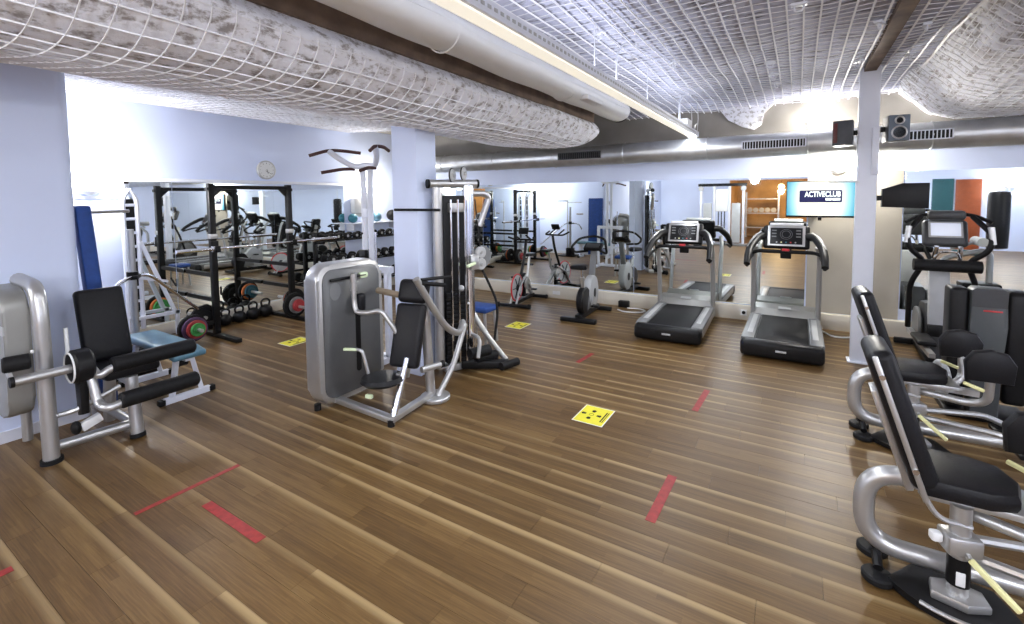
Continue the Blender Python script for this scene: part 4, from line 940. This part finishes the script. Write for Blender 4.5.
# ================================================================== seated hip machines (right)
def hip(label, loc, rz=0):
    t = thing('hip_abductor_machine', label, 'gym machine', loc, rz, 'seated hip machines')
    MB().tube([(-.02, 0, .465), (-.36, 0, .465), (-.36, 0, .115), (.80, 0, .115)], .042, 14, .15, 8).build('loop_frame', silver, t)
    for y in (-.10, .10):
        MB().tube([(-.31, y*.3, .09), (-.31, y, .06)], .02, 8).build('foot_arm', blackm, t); MB().disc((-.31, y, .02), (0, 0, 1), .062, .036, .008).build('rubber_foot', rubber, t)
    MB().cyl((-.05, -.12, .04), (-.05, -.12, .46), .036, n=16).build('centre_post', silver, t)
    MB().cyl((-.05, -.12, .12), (-.05, -.12, .24), .039, n=16).build('post_slot', blackm, t)
    MB().b2((-.065, -.162, .13), (-.035, -.155, .19), .003).build('scale_tag', whitep, t)
    MB().box((-.05, -.12, .30), (.12, .10, .08), Rz(15), .012).build('clamp_block', silver, t)
    MB().box((-.13, -.14, .31), (.04, .04, .04), Rz(15), .01).build('clamp_knob', whitep, t)
    arc = [(.30*math.cos(a), .30*math.sin(a)) for a in [math.radians(-150+i*9) for i in range(12)]]+[(.12, -.02), (-.12, .05)]
    MB().prism(arc, (-.02, .04, .012), (1, 0, 0), (0, 1, 0), .03, .006).build('foot_plate', blackm, t)
    MB().tube([(-.02+1.0*x, .04+1.0*y, .045) for x, y in arc[3:12]], .009, 8).build('plate_rim', silver, t)
    MB().prism([(-.09, -.03), (.02, -.06), (.10, -.02), (.09, .06), (.0, .09), (-.08, .06)], (-.05, -.13, .04), (1, 0, 0), (0, 1, 0), .04, .01).build('pivot_casting', silver, t)
    MB().bar((-.03, -.18, .27), (.10, -.25, .16), .022, .022, bev=.006).build('lever_grip', palew, t)
    MB().bar((-.05, -.13, .30), (-.03, -.18, .27), .016, .016).build('lever_rod', silver, t)
    seat = MB().prism([(-.18, -.17), (.03, -.17), (.12, -.13), (.155, 0), (.12, .13), (.03, .17), (-.18, .17)], (0, 0, .475), (1, 0, 0), (0, 1, 0), .085, .03).build('seat', vinyl, t)
    MB().b2((-.16, -.12, .445), (.20, .12, .475), .006).build('seat_plate', silver, t)
    MB().bar((-.05, -.04, .445), (.30, -.04, .43), .045, .04).build('seat_rail', silver, t)
    Rb_ = Ry(-18); B = V((-.255, -.01, .785))
    MB().box(B, (.10, .33, .60), Rb_, .038, 4).build('backrest', vinyl, t)
    for y in (-.175, .155): MB().box(B+Rb_ @ V((-.02, y, -.02)), (.022, .016, .62), Rb_, .006).build('back_rail', silver, t)
    for z in (-.2, .2): MB().cyl(B+Rb_ @ V((-.02, -.188, z)), B+Rb_ @ V((-.02, -.18, z)), .012).build('bolt', chrome, t)
    MB().box(B+Rb_ @ V((-.06, 0, -.12)), (.03, .12, .45), Rb_, .006).build('back_plate', silver, t)
    MB().tube([(-.19, -.165, .50), (-.13, -.165, .40), (-.02, -.14, .385)], .011, 8, .04).build('bent_rod', silver, t)
    for s in (-1, 1):
        MB().tube([(-.02, s*.05, .40), (.22, s*.17, .40), (.29, s*.22, .44), (.29, s*.24, .60)], .024, 10, .06).build('thigh_arm', silver, t)
        kp = MB().prism([(-.11, -.10), (.11, -.10), (.12, .02), (.08, .085), (0, .105), (-.08, .085), (-.12, .02)], (.28, s*.25+.035, .68), (1, 0, 0), (0, 0, 1), .07, .022).build('knee_pad', vinyl, t)
        MB().tube([(-.02, s*.06, .22), (.40, s*.16, .22), (.52, s*.18, .16)], .02, 8, .08).build('foot_arm', silver, t)
        MB().box((.56, s*.18, .15), (.24, .12, .03), Ry(-12), .008).build('foot_rest', blackm, t)
        MB().bar((.16, s*.22-.04, .56), (.24, s*.22-.1, .54), .02, .02, bev=.005).build('release_grip', palew, t)
    MB().bar((.78, -.22, .04), (.78, .22, .04), .07, .06, bev=.01).build('front_foot', silver, t)
    return t
hip('black padded hip machine in the right foreground', (.66, 2.68, 0))
hip('black padded hip machine behind the foreground one', (.745, 4.20, 0), 3)

# weight stack tower behind them
t = thing('weight_stack_tower', 'tall grey and black shrouded weight stack between the hip machine and elliptical', 'gym machine', (1.255, 4.98, 0))
t.scale = (.66, .9, .90)
MB().prism([(-.125, 0), (.125, 0), (.14, .55), (.165, .80), (.15, 1.10), (.12, 1.125), (-.12, 1.125), (-.15, 1.10), (-.155, .80), (-.135, .55)], (0, -.12, .02), (1, 0, 0), (0, 0, 1), -.16, .015).build('front_shroud', mat('slate_panel', (.06, .068, .073), .5, var=.05), t)
MB().prism([(-.149, 0), (.149, 0), (.152, .14), (.12, .155), (-.12, .155), (-.15, .14)], (0, -.125, .985), (1, 0, 0), (0, 0, 1), .004).build('top_band', greyd, t)
MB().box((.03, -.128, .955), (.16, .004, .012)).build('red_line', redp, t)
MB().box((-.245, .02, .60), (.17, .22, 1.06), None, .03, 3).build('side_cover', blackp, t)
MB().box((.29, .10, .62), (.22, .24, .98), None, .05, 3).build('side_cover', blackp, t)
MB().b2((-.34, -.15, 0), (.42, .25, .05), .01).build('base', blackm, t)
MB().ring((-.36, -.02, .30), (1, .3, 0), .13, .03, 28, 10).build('cam_ring', greyl, t)
MB().disc((-.36, -.02, .30), (1, .3, 0), .11, .02).build('cam_disc', greyd, t)

# ================================================================== elliptical
t = thing('elliptical_trainer', 'dark elliptical trainer with bright screen before the right mirror', 'elliptical trainer', (1.30, 6.35, 0))
for s in (-1, 1): MB().bar((s*.16, -.72, .05), (s*.10, .62, .05), .06, .06, bev=.01).build('base_rail', blackm, t)
MB().bar((-.32, -.72, .04), (.32, -.72, .04), .07, .06, bev=.01).build('rear_foot', blackm, t); MB().bar((-.3, .64, .04), (.3, .64, .04), .07, .06, bev=.01).build('front_foot', blackm, t)
MB().prism([(-.1, 0), (.62, 0), (.66, .25), (.5, .5), (.25, .52), (.0, .25)], (-.11, 0, .06), (0, 1, 0), (0, 0, 1), .22, .03).build('drive_cover', greyd, t)
MB().box((-.02, .12, .66), (.17, .07, .68), Rx(-9), .015).build('mast', greyl, t)
MB().box((-.02, .03, .33), (.2, .1, .12), None, .02).build('mast_foot', blackp, t)
Rc = Rx(-18); C_ = V((0, .12, 1.34))
cn = MB().box(C_, (.36, .09, .29), Rc, .05, 4).build('console', greyd, t)
MB().box(C_+Rc @ V((0, -.047, .03)), (.27, .008, .17), Rc, .003).build('screen_frame', greyl, cn)
sme = emis('pale_screen', (.62, .66, .76), .32)
MB().box(C_+Rc @ V((0, -.053, .03)), (.235, .006, .135), Rc, .002).build('screen', sme, cn)
MB().box((0, .10, 1.53), (.30, .10, .10), None, .03).build('hood', greyd, t)
MB().tube([(-.26, -.02, 1.02), (.26, -.02, 1.02)], .062, 12).build('hand_rest', rubber, t)
MB().tube([(-.10, -.05, 1.10), (-.06, -.09, 1.17), (.06, -.09, 1.17), (.09, -.05, 1.10)], .011, 8, .03).build('cup_holder', chrome, t)
for s in (-1, 1):
    MB().tube([(s*.10, .0, 1.06), (s*.09, -.06, 1.22)], .02, 8).build('pulse_grip', chrome, t)
    MB().tube([(s*.24, .25, .30), (s*.26, .10, .80), (s*.16, .02, 1.06), (s*.30, -.06, 1.18), (s*.33, -.04, 1.34), (s*.20, .08, 1.52)], .026, 10, .09).build('moving_arm', blackm, t)
    MB().tube([(s*.325, -.05, 1.25), (s*.31, -.03, 1.42)], .026, 10).build('arm_sleeve', silver, t)
    MB().bar((s*.20, -.66, .24), (s*.22, .30, .26), .05, .04).build('pedal_rail', silver, t)
    MB().box((s*.20, -.28, .30), (.15, .38, .05), None, .02).build('pedal', blackp, t)
    MB().disc((s*.15, .35, .33), (1, 0, 0), .18, .03).build('crank_disc', greyp, t)
MB().tube([(-.33, .02, 1.46), (-.2, .1, 1.54), (.2, .1, 1.54), (.33, .02, 1.46)], .018, 8, .1).build('top_bow', blackm, t)

# teal padded machine at the right edge
t = thing('teal_padded_machine', 'silver machine with teal arm pad and pale rollers at the right edge', 'gym machine', (2.03, 5.95, 0))
MB().tube([(-.3, 0, .04), (-.3, 0, .85), (.2, 0, 1.0), (.2, 0, .04)], .035, 10, .12).build('frame', silver, t)
MB().box((-.02, -.12, .93), (.30, .12, .07), Rz(8), .03, 3).build('arm_pad', tealv, t)
MB().cyl((.08, -.16, 1.10), (.08, .18, 1.10), .06).build('roller', greyl, t); MB().tube([(-.2, -.02, .99), (.08, -.02, 1.10)], .02, 8).build('roller_arm', silver, t)
MB().box((.1, 0, .5), (.4, .3, .08), None, .03).build('seat', vinyl, t)
for s in (-1, 1): MB().bar((-.4, s*.2, .03), (.45, s*.2, .03), .06, .05).build('base_rail', silver, t)
MB().bar((-.3, -.2, .05), (-.3, .2, .05), .05, .05).build('cross_rail', silver, t); MB().bar((.2, -.2, .05), (.2, .2, .05), .05, .05).build('cross_rail', silver, t)

# ================================================================== things seen only in the mirrors
t = thing('cable_station', 'white and chrome multi-stack cable station behind the camera seen in the mirror', 'gym machine', (-2.35, -3.6, 0))
for x in (-.7, -.25, .25, .7):
    MB().b2((x-.04, -.04, 0), (x+.04, .04, 2.15), .01).build('post', whitem, t)
MB().b2((-.8, -.06, 2.10), (.8, .06, 2.2), .01).build('top_beam', blackm, t)
for x in (-.47, .47): MB().b2((x-.14, -.02, .1), (x+.14, .1, 1.5), .02).build('stack_shroud', greyl, t)
for x in (-.1, 0, .1): MB().cyl((x, .06, .5), (x, .06, 1.2), .018).build('handle_rod', rubber, t)
MB().b2((-.2, 0, 1.2), (.2, .08, 2.0), .02).build('header_panel', whitep, t)
MB().b2((-.85, -.3, 0), (.85, .3, .06), .01).build('base', greyp, t)
for x in (-.7, .7): MB().disc((x, .08, 2.02), (0, 1, 0), .09, .04).build('pulley', greyl, t)
t = thing('orange_door', 'orange door on the white wall behind the camera', 'door', (4.5, YF+.001, 0))
MB().b2((-.30, 0, 0), (.30, .05, 2.2), .006).build('leaf', orange, t); MB().cyl((-.24, .05, 1.05), (-.24, .11, 1.05), .012).build('handle', silver, t)
tag(MB().b2((-.26, 0, 0), (.26, .04, 1.45), .01).build('notice_board', mat('dark_teal_board', (.012, .085, .10), .6), None, (3.9, YF+.002, .78)), 'teal notice board beside the orange door', 'board')
t = thing('punch_bag', 'black hanging punch bag by the right wall seen in the mirror', 'punch bag', (3.66, .7, 0))
MB().lathe([(.05, .55), (.17, .58), (.18, 1.0), (.18, 1.7), (.16, 1.78), (.04, 1.8)], (0, 0, 0)).build('bag', vinyl, t); MB().cyl((0, 0, 1.78), (0, 0, 2.64), .01, n=6).build('chain', steel, t)
t = thing('side_room_rack', 'steel rack with pale weights in the warm-lit side room', 'rack', (-1.3, YF-2.4, 0))
for x in (-.6, .6): MB().b2((x-.03, -.03, 0), (x+.03, .03, 1.9)).build('post', steel, t)
for z in (.4, 1.0, 1.6): MB().b2((-.6, -.15, z), (.6, .15, z+.03)).build('shelf', steel, t)
for k in range(5): MB().disc((-.45+.22*k, .16, 1.15), (0, 1, 0), .1, .05).build('stored_weight', greyl, t)
